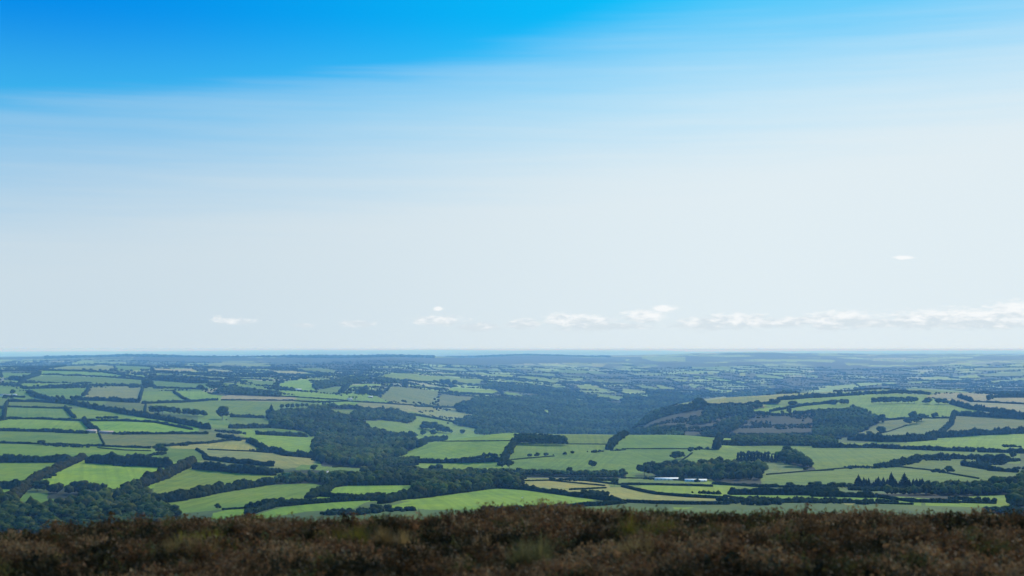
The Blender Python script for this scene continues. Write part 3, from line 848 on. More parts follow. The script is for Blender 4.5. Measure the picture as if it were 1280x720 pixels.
# ---------------------------------------------------------------- single trees: crop x,base height kind width-factor | label
TREES = '''
A2 88,465 88 b 1|big dark round tree on the left edge of the large green field|
A2 388,462 92 c 1.5|tall dark spreading conifer at the top left corner of the valley wood|
A2 455,398 30 b 1|small round tree in the short row above the valley wood|row of small trees above the valley wood
A2 490,396 32 b .9|small round tree in the short row above the valley wood|row of small trees above the valley wood
A2 520,395 32 b .9|small round tree in the short row above the valley wood|row of small trees above the valley wood
A2 550,393 30 b .9|small round tree in the short row above the valley wood|row of small trees above the valley wood
A2 580,392 30 b .9|small round tree in the short row above the valley wood|row of small trees above the valley wood
A2 607,390 28 b .9|small round tree in the short row above the valley wood|row of small trees above the valley wood
A1 905,266 58 b 1.1|dark round tree at the right end of the long hedged strip, far left slope|
A1 78,308 32 b 1.2|round tree beside the white farm buildings at the left edge|
A1 985,672 66 b 1.4|broad bushy tree standing above the tall shelter belts at the left|
A1 255,624 36 b 1.6|wide low tree in the long hedge above the far left shelter belt|
A1 515,165 18 b 1.4|tiny round tree in the row along the far left hilltop strip|tiny trees along the far left hilltop strip
A1 560,165 16 b 1.4|tiny round tree in the row along the far left hilltop strip|tiny trees along the far left hilltop strip
A1 615,166 15 b 1.4|tiny round tree in the row along the far left hilltop strip|tiny trees along the far left hilltop strip
A1 685,166 18 b 1.6|tiny round tree in the row along the far left hilltop strip|tiny trees along the far left hilltop strip
A1 750,166 16 b 1.4|tiny round tree in the row along the far left hilltop strip|tiny trees along the far left hilltop strip
A1 205,332 46 b 1|bushy tree on the diagonal belt just right of the farm|
A1 950,430 58 b 1.3|dark tree in the clump under the green field, far left slope|clump of dark trees on the left slope
A1 1000,432 56 b 1.2|dark tree in the clump under the green field, far left slope|clump of dark trees on the left slope
A1 1050,436 54 b 1.2|dark tree in the clump under the green field, far left slope|clump of dark trees on the left slope
A1 1090,438 50 b 1|dark tree in the clump under the green field, far left slope|clump of dark trees on the left slope
A1 1150,442 52 b 1.3|dark tree in the clump under the green field, far left slope|clump of dark trees on the left slope
A1 1200,446 50 b 1.2|dark tree in the clump under the green field, far left slope|clump of dark trees on the left slope
A1 1250,448 44 b 1.2|dark tree in the clump under the green field, far left slope|clump of dark trees on the left slope
A1 1230,275 28 b 1.6|wide low tree above the far left hedges|
A1 350,338 26 b 1|
A1 385,340 26 b .9|
A3 160,250 36 b 1.1|dark tree in the small clump on the pale field left of centre|small clump on the pale field left of centre
A3 195,252 40 b 1.1|dark tree in the small clump on the pale field left of centre|small clump on the pale field left of centre
A3 238,252 36 b 1.1|dark tree in the small clump on the pale field left of centre|small clump on the pale field left of centre
A3 335,258 20 b 1.4|tiny round tree right of the small clump on the pale field|
A3 275,415 60 b 1.5|dark rounded tree block beside the tan triangular field|
A3 315,417 50 b 1.2|
A3 60,530 60 b 1.4|dark tree in the group on the slope left of the domed hill|group of trees left of the domed hill
A3 105,535 60 b 1.2|dark tree in the group on the slope left of the domed hill|group of trees left of the domed hill
A3 150,545 55 b 1.2|dark tree in the group on the slope left of the domed hill|group of trees left of the domed hill
A3 185,548 45 b 1.2|dark tree in the group on the slope left of the domed hill|group of trees left of the domed hill
A3 42,565 36 b 1.1|small round tree on the left slope beneath the tree group|
A3 105,562 40 b 1.2|
A3 212,552 28 b 1|
A3 287,555 32 b 1.2|small lone round tree on the green slope just left of the domed hill|
B3 700,156 26 b 1.2|left one of three small round trees on the face of the domed hill|three small trees on the domed hill
B3 745,154 32 b 1.2|middle and largest of three small round trees on the face of the domed hill|three small trees on the domed hill
B3 800,150 26 b 1.4|right one of three small round trees on the face of the domed hill|three small trees on the domed hill
B3 1085,218 48 b 1.05|lone dark tree casting a shadow on the right slope of the domed hill|
B3 945,258 48 b .8|
B3 1000,258 22 b 1|
B3 1155,262 38 b .9|
B3 1270,265 44 b 1|
B3 720,255 30 b 1.9|
B3 835,252 24 b 2.2|
B3 100,250 52 b 1.2|large round tree at the foot of the domed hill, furthest left of the pair|
B3 140,248 54 b 1.1|
B3 330,250 38 b 1.2|
B3 420,250 30 b 1.2|
B3 575,222 58 b .9|
B3 525,222 48 b .9|
B3 1220,335 62 b .95|round brownish tree on the hedge between the yellow fields in front|
B3 500,345 68 b 1.1|
B3 145,388 62 b .9|
B3 845,145 8 b 1.4|tiny bush on the face of the domed hill|tiny bushes on the domed hill
B3 920,133 10 b 1.3|tiny bush on the face of the domed hill|tiny bushes on the domed hill
B3 1055,124 9 b 1.2|tiny bush on the face of the domed hill|tiny bushes on the domed hill
B4 125,268 72 b 1.2|big dark round tree left of the white sheds|
B4 225,272 90 b 1|
B4 320,172 58 b 1.3|large dark tree by the short diagonal hedge in the middle field|
B4 350,165 46 b 1.1|
B4 570,240 80 b 1.1|tallest rounded tree in the wood behind the white sheds|
B4 1000,150 70 b 1.2|
B4 1040,210 70 b 1.2|
B4 1090,212 66 b 1.2|
B4 1140,214 50 b 1.2|
B4 990,195 76 b 1.1|
B4 870,235 26 b 1.8|
B5 822,252 48 b 1.35|lone round tree on the smooth green slope at the far right|
B5 740,240 18 b 1.4|tiny tree just left of the lone round tree at the far right|
B5 1100,380 118 b 1.15|large pale domed tree at the right end of the conifers|
B5 1040,385 90 b 1.2|
B5 1150,340 70 b 1.2|
B5 1245,442 78 b 1.1|round tree against the moor edge at the far right corner|
B5 1215,165 56 b .7|small tree rising from the hedge at the right edge|
B5 1260,370 110 b 1.1|
B5 10,340 40 b 1.6|
B5 880,350 60 c 1.5|dark pointed conifer standing right of the conifer belt|
B5 950,345 40 c 1.6|
B5 690,352 60 b 1|
B5 780,356 50 b 1.2|
B5 730,354 56 b 1.2|
B5 830,362 40 b 1.5|
B4 1165,340 38 b 1.8|
B4 1020,342 36 b 1.6|
B4 930,340 26 b 1.6|
A5 400,560 58 b 1.15|lone dark round tree on the dull slope of the far right hill|
A5 330,562 30 b 1.5|small round tree left of the lone dark tree on the dull slope|
A5 355,368 42 b 1.1|round tree in the dark row across the bright hilltop field at the far right|tree row across the bright hilltop field
A5 395,368 46 b 1.1|round tree in the dark row across the bright hilltop field at the far right|tree row across the bright hilltop field
A5 430,368 48 b 1.1|round tree in the dark row across the bright hilltop field at the far right|tree row across the bright hilltop field
A5 465,367 46 b 1.1|round tree in the dark row across the bright hilltop field at the far right|tree row across the bright hilltop field
A5 500,367 44 b 1.1|round tree in the dark row across the bright hilltop field at the far right|tree row across the bright hilltop field
A5 535,366 44 b 1.1|round tree in the dark row across the bright hilltop field at the far right|tree row across the bright hilltop field
A5 570,366 48 b 1.1|round tree in the dark row across the bright hilltop field at the far right|tree row across the bright hilltop field
A5 605,366 44 b 1.1|round tree in the dark row across the bright hilltop field at the far right|tree row across the bright hilltop field
A5 685,368 42 b 1.5|round tree standing just right of the row on the bright hilltop field|
A5 755,370 42 b 1.4|
A5 795,372 42 b 1.3|
A5 600,470 62 b 1.1|tallest tree of the dark clump between the dull fields at the far right|
A5 650,475 50 b 1.2|
A5 575,496 52 b 1.2|
A5 620,488 50 b 1.2|
A5 733,457 38 b 1.2|small round tree right of the dark clump between the dull fields|
A5 690,450 14 b 1.2|
A5 780,450 12 b 1.2|
A5 1072,355 52 b .8|single tree at the corner of the tan fields, far right|
A5 405,482 55 b 1.1|
A5 120,372 34 b 1.3|
A5 160,374 40 b 1.1|
A5 185,374 38 b 1.1|
A4 460,388 62 b 1.2|dark tree at the left tip of the yellow hilltop field|
A4 545,388 22 b 1.2|
A4 820,367 24 b 1.9|
A4 910,370 36 b 1.2|
A4 940,370 34 b 1.3|
A4 1040,387 42 b 1.6|
A4 890,447 36 b 1|
A4 975,437 30 b .9|
A4 1015,432 48 b .6|slender tree in the pale strip on the right hilltop|
A4 480,392 50 b 1.2|
B2 230,255 10 b 1|
B1 270,365 76 b 1|
B1 230,362 66 b 1.1|
B2 650,398 58 b 1|round tree between the two green fields above the moor edge|
B2 280,505 44 b 1.2|
B2 60,475 40 b 1.1|
B2 1190,285 48 b 1.1|
B2 1255,275 56 b 1.1|
'''
TR = []
for l in TREES.strip().splitlines():
    q = l.split('|'); a = q[0].split(); X, Y = map(float, a[1].split(','))
    p = crop(a[0], [(X, Y)])[0]; TR.append([p, float(a[2])/KZ, a[3], float(a[4]), q[1] if len(q) > 1 else '', q[2] if len(q) > 2 else ''])
for X in range(700, 955, 21):
    TR.append([crop('B4', [(X, 186+random.uniform(-2, 2))])[0], (62+random.uniform(-8, 8))/KZ, 'c', 1.25, 'dark pointed conifer in the straight row on the right-hand fields', 'straight row of conifers on the right'])
for X, h in ((278,60),(310,72),(370,66),(400,58),(452,70),(478,74),(530,58),(560,72),(600,60),(640,72),(262,90),(295,70),(325,62),(355,50),(385,90),(415,88),(440,60),(465,95),(490,60),(515,50),(545,92),(575,62),(620,78),(655,66)):
    TR.append([crop('B5', [(X, 350)])[0], h*random.uniform(.8, 1.1)/KZ, 'c', random.uniform(1.2, 1.9), 'dark ragged conifer in the belt below the far right fields', 'ragged conifer belt at the far right'])
for X in range(100, 260, 22):
    TR.append([crop('B5', [(X, 348)])[0], random.uniform(30, 48)/KZ, 'b', 1.2, 'small dark tree at the left end of the ragged conifer belt', 'small trees left of the ragged conifers'])
for r_ in range(2):
    for X in range(615, 905, 24):
        TR.append([crop('B3', [(X+r_*11, 66+r_*10+(X-615)*.02)])[0], random.uniform(50, 60)/KZ, 'b', 1.0, 'dark tree of the oblong grove on top of the domed hill', 'oblong grove on the domed hill'])
TP = shoot([t[0][0] for t in TR], [t[0][1] for t in TR])
for t, P in zip(TR, TP):
    h = t[1]*P[1]/F*1.05; side, dep = place_name(*t[0]); kn = 'conifer' if t[2] == 'c' else 'round tree'
    big = 'tall' if h > 14 else 'medium' if h > 8 else 'small'
    lab = t[4] or f'{big} dark {kn} standing among hedges, {side} side, {dep}'
    grp = t[5] or (None if t[4] else f'{big} single {kn}s, {side} side, {dep}')
    w = h*t[3]*(1.0 if t[2] == 'b' else .8)
    if h < 2.5: h = 2.5
    tree(P[0], P[1], h, w, t[2], lab, grp, P[2])
# ---------------------------------------------------------------- woods
cand = []; 
for wi, (wn, hgt, ps) in enumerate(WOODS):
    for c, s in ps:
        p = crop(c, [tuple(map(float, q.split(','))) for q in s.split()])
        P = shoot([a[0] for a in p], [a[1] for a in p])
        lo, hi_ = P.min(0), P.max(0); D = np.median(P[:, 1]); sp = max(hgt*.80, D*.0026)
        xs, ys = np.meshgrid(np.arange(lo[0], hi_[0], sp), np.arange(lo[1], hi_[1], sp*1.1))
        x = xs.ravel()+rng.uniform(-.45, .45, xs.size)*sp; y = ys.ravel()+rng.uniform(-.45, .45, xs.size)*sp
        # the polygon is tested in the traced outline's own plane: azimuth and height on the hillside
        zz = height(x, y); qx, qy = to_px(x, y, zz+hgt*.6); wob = waves(ws, x*2, y*2); m = inpoly(qx+wob*1.2+rng.normal(size=len(x))*1.2, qy+wob*.5, p) & (y > DMIN.get(wn, 0))
        x, y, zz = x[m], y[m], zz[m]; v = visible(x, y, zz+hgt*.9); x, y, zz = x[v], y[v], zz[v]
        kc_ = cover(x, y); kk_ = (kc_ < 0) | np.array([f[0] == 'k' for f in FP]+[True])[kc_]; x, y, zz = x[kk_], y[kk_], zz[kk_]; wv_ = waves(ws, x*1.7+300, y*1.7)
        for k in range(len(x)): cand.append((y[k]/hgt, wi, x[k], y[k], zz[k], hgt*rng.uniform(.62, 1.2)*(1+.12*wv_[k])))
cand.sort(); nb = 300-counts['broadleaf_tree']; near_t = cand[:nb]; rest = cand[nb:]
for _, wi, x, y, z, h in near_t:
    wn = WOODS[wi][0]; tree(x, y, h, h*random.uniform(.95, 1.3), 'b', f'dark rounded tree of the {wn}', f'trees of the {wn}', z)
# scrub wherever the ground between fields is neither field nor wood
def scatter(y0, y1, sp):
    n = int((y1**2-y0**2)*.5*.76/sp**2); y = np.sqrt(rng.uniform(y0*y0, y1*y1, n)); x = y*rng.uniform(-.38, .38, n); return x, y
sx, sy, sh = [], [], []
for y0, y1, sp, hh, cut in ((980, 1500, 4.2, 3, 1.0), (1500, 2300, 5, 3.4, 1.0), (2300, 3400, 6.5, 4, 1.4), (3400, 4600, 10, 4.2, 1.7), (4600, 6500, 18, 4.5, .2), (6500, 9500, 26, 5, .6)):
    x, y = scatter(y0, y1, sp); cv = cover(x, y); isk = np.array([f[0] == 'k' for f in FP]+[False])[cv]; m = (cv < 0) | isk; x, y = x[m], y[m]; isk = isk[m]; z = height(x, y); v = visible(x, y, z+hh); x, y, isk = x[v], y[v], isk[v]
    cl = waves(ws, x*1.5, y*1.5); m = (cl > cut) | (isk & (cl > -.1)); x, y = x[m], y[m]
    sx.append(x); sy.append(y); sh.append(hh*rng.uniform(.5, 1.25, len(x)))
for lo_d, hi_d, px_, py_, rt, spc, hh in ((4900, 9000, 240, 200, .12, 10, 6.5), (9000, 12500, 300, 340, .15, 15, 8)):
    x, y = scatter(lo_d, hi_d, spc); pf, ed = patch(x, y, px_, py_, rt); m = (ed < 8) & (cover(x, y) < 0); x, y = x[m], y[m]; z = height(x, y); v = visible(x, y, z+hh); x, y = x[v], y[v]
    sx.append(x); sy.append(y); sh.append(hh*rng.uniform(.6, 1.3, len(x)))
x = np.concatenate(sx); y = np.concatenate(sy); h = np.concatenate(sh); z = height(x, y); n = len(x); print('SCRUB', n)
r = h*rng.uniform(.6, .95, n)
V, Fc, T = batch(L1, np.stack([x, y, z+h*.38], 1), np.stack([r, r, h*.6], 1), rng.uniform(.7, 1.2, (n, 1))*(1+rng.uniform(-.1, .1, (n, 3))))
o = mesh_np('scrub', V, Fc, M_hedge, T); tag(o, 'dark scrub and bushes filling the gaps between the fields', 'scrub', kind='stuff')
ra = np.array([c[1:] for c in rest]); n = len(ra); print('WOOD REST', n, counts)
wi, x, y, z, h = ra.T; pos, sc, tn = [], [], []
tt = rng.uniform(.55, 1.6, (n, 1))*(1+rng.uniform(-.12, .12, (n, 3)))*(1+.22*np.clip(waves(ws, x*.8, y*.8), -1.5, 1.8))[:, None]; r = np.maximum(h*.46, y*.0015)*rng.uniform(.7, 1.25, n)
pos.append(np.stack([x, y, z+h*.58], 1)); sc.append(np.stack([r, r, h*.42], 1)); tn.append(tt)
nearm = y < 3600
for k in range(3):
    m = nearm; a = rng.uniform(0, 6.28, m.sum()); pos.append(np.stack([x[m]+np.cos(a)*r[m]*.6, y[m]+np.sin(a)*r[m]*.6, z[m]+h[m]*rng.uniform(.4, .8, m.sum())], 1))
    sc.append(np.stack([r[m]*.6, r[m]*.6, h[m]*.24], 1)); tn.append(tt[m]*rng.uniform(.85, 1.15, (m.sum(), 1)))
V, Fc, T = batch(L1, np.concatenate(pos), np.concatenate(sc), np.concatenate(tn))
o = mesh_np('woodland', V, Fc, M_leaf, T); tag(o, 'dark woodland filling the valleys and slopes, its crowns merging with distance', 'woodland', kind='stuff')
# far ridges carry plantations: low rounded canopy along the crests
fx, fy = [], []
for px0, px1, d0, d1 in ((60, 330, 15000, 17000), (330, 540, 15000, 16800), (560, 760, 18800, 20800)):
    n = 1500; pc = np.clip(rng.normal((px0+px1)/2, (px1-px0)*.24, n), px0, px1); u = (pc-640)/F; yy = rng.uniform(d0, d1, n); fx.append(u*yy); fy.append(yy)
x = np.concatenate(fx); y = np.concatenate(fy); z = height(x, y); n = len(x); r = rng.uniform(22, 40, n)
V, Fc, T = batch(L1, np.stack([x, y, z+2], 1), np.stack([r, r, rng.uniform(3, 14, n)], 1), rng.uniform(.8, 1.1, (n, 1))*np.ones((n, 3)))
o = mesh_np('plantation', V, Fc, M_con, T); tag(o, 'dark plantations capping the far blue ridges', 'woodland', kind='stuff')
# ---------------------------------------------------------------- buildings
M_white = plain_mat('white_render', (.74, .73, .69)); M_stone = plain_mat('stone_wall', (.34, .29, .24)); M_brick = plain_mat('brick_wall', (.36, .20, .15))
M_slate = plain_mat('slate_roof', (.20, .21, .23), .6); M_sheet = plain_mat('pale_sheet_roof', (.52, .53, .54), .8, .4, .85); M_pink = plain_mat('weathered_tile_roof', (.50, .34, .30)); M_rust = plain_mat('rusty_sheet_roof', (.36, .26, .22))
M_glass = plain_mat('window_glass', (.03, .035, .045), .15); M_door = plain_mat('painted_door', (.10, .13, .10))
def boxes(L):
    V, Fc = [], []
    for x0, x1, y0, y1, z0, z1 in L:
        b = len(V); V += [(x0,y0,z0),(x1,y0,z0),(x1,y1,z0),(x0,y1,z0),(x0,y0,z1),(x1,y0,z1),(x1,y1,z1),(x0,y1,z1)]
        Fc += [(b+3,b+2,b+1,b),(b+4,b+5,b+6,b+7),(b,b+1,b+5,b+4),(b+1,b+2,b+6,b+5),(b+2,b+3,b+7,b+6),(b+3,b,b+4,b+7)]
    return V, Fc
def pitched(L, W, z0, rise, t=.25, over=.4):
    """a gabled roof of two slabs, ridge along x, each slab a closed box"""
    V, Fc = [], []; a, c = L/2+over, W/2+over; drop = rise*over/(W/2)
    for s in (-1, 1):
        b = len(V); V += [(-a,s*c,z0-drop),(a,s*c,z0-drop),(a,s*.004,z0+rise),(-a,s*.004,z0+rise),(-a,s*c,z0-drop+t),(a,s*c,z0-drop+t),(a,s*.004,z0+rise+t),(-a,s*.004,z0+rise+t)]
        Fc += [(b+3,b+2,b+1,b),(b+4,b+5,b+6,b+7),(b,b+1,b+5,b+4),(b+1,b+2,b+6,b+5),(b+2,b+3,b+7,b+6),(b+3,b,b+4,b+7)]
    return V, Fc
def house(c, X, Y, L, W, Hh, rot, wall, roof, name, label, cat, chimney=False, rise=None, lift=0):
    (px, py), = crop(c, [(X, Y)]); P = shoot([px], [py])[0]; rise = rise or W*.32
    e = bpy.data.objects.new(name, None); C.objects.link(e); e.location = (P[0], P[1], P[2]-.5+lift); e.rotation_euler = (0, 0, R(rot)); tag(e, label, cat)
    V, Fc = boxes([(-L/2, L/2, -W/2, W/2, 0, Hh)]); b = len(V)
    V += [(-L/2+.01,-W/2,Hh),(-L/2+.01,W/2,Hh),(-L/2+.01,0,Hh+rise),(L/2-.01,-W/2,Hh),(L/2-.01,W/2,Hh),(L/2-.01,0,Hh+rise)]
    Fq = [list(f) for f in Fc]+[[b,b+2,b+1,b+1],[b+3,b+4,b+5,b+5]]
    me = bpy.data.meshes.new('wall'); me.from_pydata(V, [], [f[:3] if f[2] == f[3] else f for f in Fq]); me.materials.append(wall); o = bpy.data.objects.new('wall', me); C.objects.link(o); o.parent = e
    V, Fc = pitched(L, W, Hh+.03, rise); r = mesh_np('roof', V, Fc, roof, parent=e)
    if chimney:
        V, Fc = boxes([(L*.3, L*.3+.9, -.4, .4, Hh+rise*.6, Hh+rise+1.3)]); mesh_np('chimney', V, Fc, M_brick, parent=r)
    n = max(2, int(L/4.5))
    for k in range(n):
        x = -L/2+(k+.5)*L/n
        if k == n//2: V, Fc = boxes([(x-.6, x+.6, -W/2-.06, -W/2+.05, .4, 2.6)]); mesh_np('door', V, Fc, M_door, parent=e)
        else: V, Fc = boxes([(x-.6, x+.6, -W/2-.05, -W/2+.05, 1.5, 2.7)]); mesh_np('window', V, Fc, M_glass, parent=e)
house('B4', 262, 297, 28, 6, 1.9, 4, M_white, M_sheet, 'long_shed', 'left of two long low white roofed sheds in front of the wood', 'shed', lift=-.3)
house('B4', 442, 306, 25, 6, 1.9, -6, M_white, M_sheet, 'long_shed', 'right of two long low white roofed sheds, beside the clipped hedge', 'shed', lift=-.3)
house('B2', 1040, 296, 27, 8, 3.0, 2, M_stone, M_pink, 'long_barn', 'long low barn with pale pinkish roof among trees left of the big bright field', 'barn', lift=1.6)
house('B2', 722, 277, 7, 6, 4, 20, M_white, M_slate, 'cottage', 'tiny pale cottage hidden in the trees left of the long barn', 'house', True, lift=1.5)
house('A1', 20, 323, 17, 9, 5, 8, M_white, M_slate, 'farmhouse', 'white farmhouse at the far left edge beside a round tree', 'house', True)
house('A1', 92, 318, 11, 7, 3.5, -10, M_white, M_sheet, 'farm_building', 'small pale farm building right of the round tree at the left edge', 'barn')
house('A1', 50, 322, 14, 8, 4, 15, M_stone, M_slate, 'farm_building', 'grey farm building between the white farmhouse and the round tree', 'barn')
house('A1', 562, 549, 18, 8, 4.2, 3, M_stone, M_pink, 'cottage', 'pinkish roofed cottage at the foot of the tree row, left slope', 'house', True)
house('A1', 655, 552, 25, 8, 3.0, -2, M_brick, M_rust, 'barn', 'low rust roofed barn right of the pinkish cottage, left slope', 'barn')
house('A3', 328, 404, 7, 7, 5, 10, M_white, M_white, 'cottage', 'tiny bright white cottage against the central valley wood', 'house')
house('A5', 547, 110, 22, 14, 10, 0, M_white, M_white, 'farmhouse', 'lone white building far off in the blue haze at the right', 'house')
house('A2', 556, 287, 22, 10, 4, -8, M_stone, M_sheet, 'barn', 'grey roofed barn below the green hill field left of centre', 'barn')
house('A2', 872, 346, 17, 9, 4, 10, M_white, M_slate, 'farmhouse', 'white farmhouse at the end of the long green strip above the road', 'house', True)
house('A2', 1000, 331, 15, 8, 3.5, -5, M_stone, M_sheet, 'barn', 'small pale roofed barn above the bright field left of centre', 'barn')
house('A2', 812, 256, 12, 8, 5, 0, M_white, M_slate, 'farmhouse', 'tiny white farmhouse on top of the green hill field left of centre', 'house', True)
house('A3', 625, 292, 12, 8, 5, 0, M_white, M_slate, 'farmhouse', 'tiny white farmhouse by the bright strips above the central wood', 'house', True)
# a sheep grazing on the big bright field
def sheep(c, X, Y, rot, label):
    (px, py), = crop(c, [(X, Y)]); P = shoot([px], [py])[0]
    VV, FF, off = [], [], 0
    for (cx, cz, rx, ry, rz) in ((0, .72, .55, .30, .30), (.55, .78, .22, .16, .18), (.76, .62, .18, .10, .11), (.3, .32, .07, .07, .34), (-.35, .32, .07, .07, .34)):
        for sy in ((-.16, .16) if rz == .34 else (0,)):
            V, Fc = lump(I2, .08, int(cx*10)+30); VV.append(V*np.array([rx, ry, rz])+np.array([cx, sy, cz])); FF.append(Fc+off); off += len(V)
    o = mesh_np('sheep', np.concatenate(VV), np.concatenate(FF), plain_mat('wool', (.72, .69, .62))); o.location = (P[0], P[1], P[2]); o.rotation_euler = (0, 0, R(rot)); tag(o, label, 'sheep')
sheep('B3', 655, 409, 200, 'single white sheep in the middle of the big bright green field')
# ---------------------------------------------------------------- the heather in front
rh = np.random.default_rng(21)
def clump(seed, stems, hgt, rad, leaf, kind):
    r = np.random.default_rng(seed); V, Fc, T = [], [], []
    for s in range(stems):
        a = r.uniform(0, 6.28); lean = r.uniform(.1, 1)*rad; h = hgt*r.uniform(.55, 1.1)*(1-.35*(lean/rad)**2); b = np.array([math.cos(a), math.sin(a)])*rad*.25*r.uniform(0, 1)
        d = np.array([math.cos(a+r.uniform(-.4, .4)), math.sin(a)])*lean; wv = np.array([-math.sin(a), math.cos(a)])*(.004 if kind == 'h' else .0035)
        pts = [np.array([*(b+d*q**1.6), h*(q if kind == 'h' else q*(1.25-.35*q))]) for q in (0, .4, .75, 1)]; k0 = len(V)
        for i, p in enumerate(pts):
            w_ = wv*(1-.25*i); V.append((p[0]-w_[0], p[1]-w_[1], p[2])); V.append((p[0]+w_[0], p[1]+w_[1], p[2]))
            T += [(.75, .7, .6)]*2 if kind == 'h' else [(1, 1, .9)]*2
        for i in range(3): Fc += [(k0+2*i, k0+2*i+1, k0+2*i+3), (k0+2*i, k0+2*i+3, k0+2*i+2)]
        if kind == 'h':
            for j in range(leaf):
                q = r.uniform(.35, 1.03); p = np.array([*(b+d*q**1.6), h*q])+r.normal(size=3)*.012; e1 = r.normal(size=3)*.009; e2 = r.normal(size=3)*.010+np.array([0, 0, .008]); k0 = len(V)
                V += [tuple(p-e1), tuple(p+e1), tuple(p+e2*1.3)]; Fc.append((k0, k0+1, k0+2)); t = r.uniform(.7, 1.35); T += [(t, t*r.uniform(.9, 1.05), t*.95)]*3
    return np.array(V), np.array(Fc), np.array(T)
HP = [clump(s, 40, .28, .24, 18, 'h') for s in range(4)]+[clump(s+9, 26, .34, .20, 20, 'h') for s in range(2)]
def batch2(P, pos, scl, tint):
    which = rh.integers(0, len(P), len(pos)); VV, FF, TT, off = [], [], [], 0
    for w_, (V, Fc, T) in enumerate(P):
        ii = np.nonzero(which == w_)[0]
        if not len(ii): continue
        a = rh.uniform(0, 6.28, len(ii)); c, s = np.cos(a)[:, None], np.sin(a)[:, None]
        Q = np.stack([V[None, :, 0]*c-V[None, :, 1]*s, V[None, :, 0]*s+V[None, :, 1]*c, np.broadcast_to(V[None, :, 2], (len(ii), len(V)))], 2)*scl[ii][:, None, :]+pos[ii][:, None, :]
        VV.append(Q.reshape(-1, 3)); FF.append((Fc[None]+(np.arange(len(ii))*len(V))[:, None, None]+off).reshape(-1, 3)); TT.append((T[None]*tint[ii][:, None, :]).reshape(-1, 3)); off += len(ii)*len(V)
    return np.concatenate(VV), np.concatenate(FF), np.concatenate(TT)
def heather_mat(name, trans):
    m, nt, ns, L = mat(name); at = ns.new('ShaderNodeAttribute'); at.attribute_name = 'tint'; geo = ns.new('ShaderNodeNewGeometry')
    c = mul(nt, at.outputs['Color'], ramp(nt, noise(nt, 9, 3, .6, geo.outputs['Position']), [(.3, (.7, .7, .7)), (.7, (1, 1, 1))]))
    d = ns.new('ShaderNodeBsdfPrincipled'); d.inputs['Roughness'].default_value = .8; d.inputs['Specular IOR Level'].default_value = .15; t = ns.new('ShaderNodeBsdfTranslucent'); mx = ns.new('ShaderNodeMixShader'); mx.inputs[0].default_value = trans
    L.new(c, d.inputs[0]); L.new(c, t.inputs[0]); L.new(d.outputs[0], mx.inputs[1]); L.new(t.outputs[0], mx.inputs[2]); o_ = ns.new('ShaderNodeOutputMaterial'); L.new(mx.outputs[0], o_.inputs[0]); return m
M_heath = heather_mat('heather_sprigs', .3); M_grass = heather_mat('dry_grass', .4)
n = 9500; rr_ = np.sqrt(rh.uniform(7.5**2, 25**2, n)); aa = rh.uniform(-.46, .46, n); ne = 3600; wide = np.concatenate([np.zeros(n, bool), np.ones(ne, bool)]); rr_ = np.concatenate([rr_, np.sqrt(rh.uniform(5**2, 26**2, ne))]); aa = np.concatenate([aa, rh.uniform(.44, 1.05, ne)*rh.choice([-1, 1], ne)]); n += ne
x = rr_*np.sin(aa); y = rr_*np.cos(aa)
pn = (np.sin(x*1.9+np.sin(y*1.3)*1.4)+np.sin(y*2.6+x*.8+1)+np.sin(x*6.1-y*3.7)*1.0+np.sin(x*9.3+y*5.9+2)*.8+rh.normal(size=n)*.4)
pal = np.array([(.026, .021, .008), (.075, .042, .017), (.142, .075, .034), (.205, .125, .060), (.072, .064, .020)])
ti = np.clip(((pn+2.4)/4.8*4).astype(int), 0, 3); ti = np.where(rh.uniform(size=n) < .12, 4, ti); tint = pal[ti]*rh.uniform(.7, 1.25, (n, 1))
sc_ = rh.uniform(.65, 1.15, n)*(.8+.12*np.sin(x*2.3+1)*np.sin(y*1.9)+.16*np.sin(x*7.3+1.3*np.sin(y*3))*np.sin(y*4.9+x)+.06*np.sin(x*5+y*3)); sc_ = sc_*np.where(wide, 1.45, 1); tall = rh.uniform(size=n) < .03; zs = sc_*np.where(tall, 1.12, 1)
V, Fc, T = batch2(HP, np.stack([x, y, height(x, y)-.03], 1), np.stack([sc_, sc_, zs], 1), tint)
o = mesh_np('heather', V, Fc, M_heath, T); tag(o, 'brown heather covering the moor top in front of the viewer', 'heather', kind='stuff')
GT = [clump(s+50, 150, .42, .26, 0, 'g') for s in range(3)]
def near_pt(px, py, top=.3):
    u = float(u_of(px, py)); sl = float(slope_of(py))
    for k in range(4000):
        y = 5+k*.005
        if float(height(u*y, y))+top >= CAMZ+sl*y: return u*y, y
    return u*17, 17.0
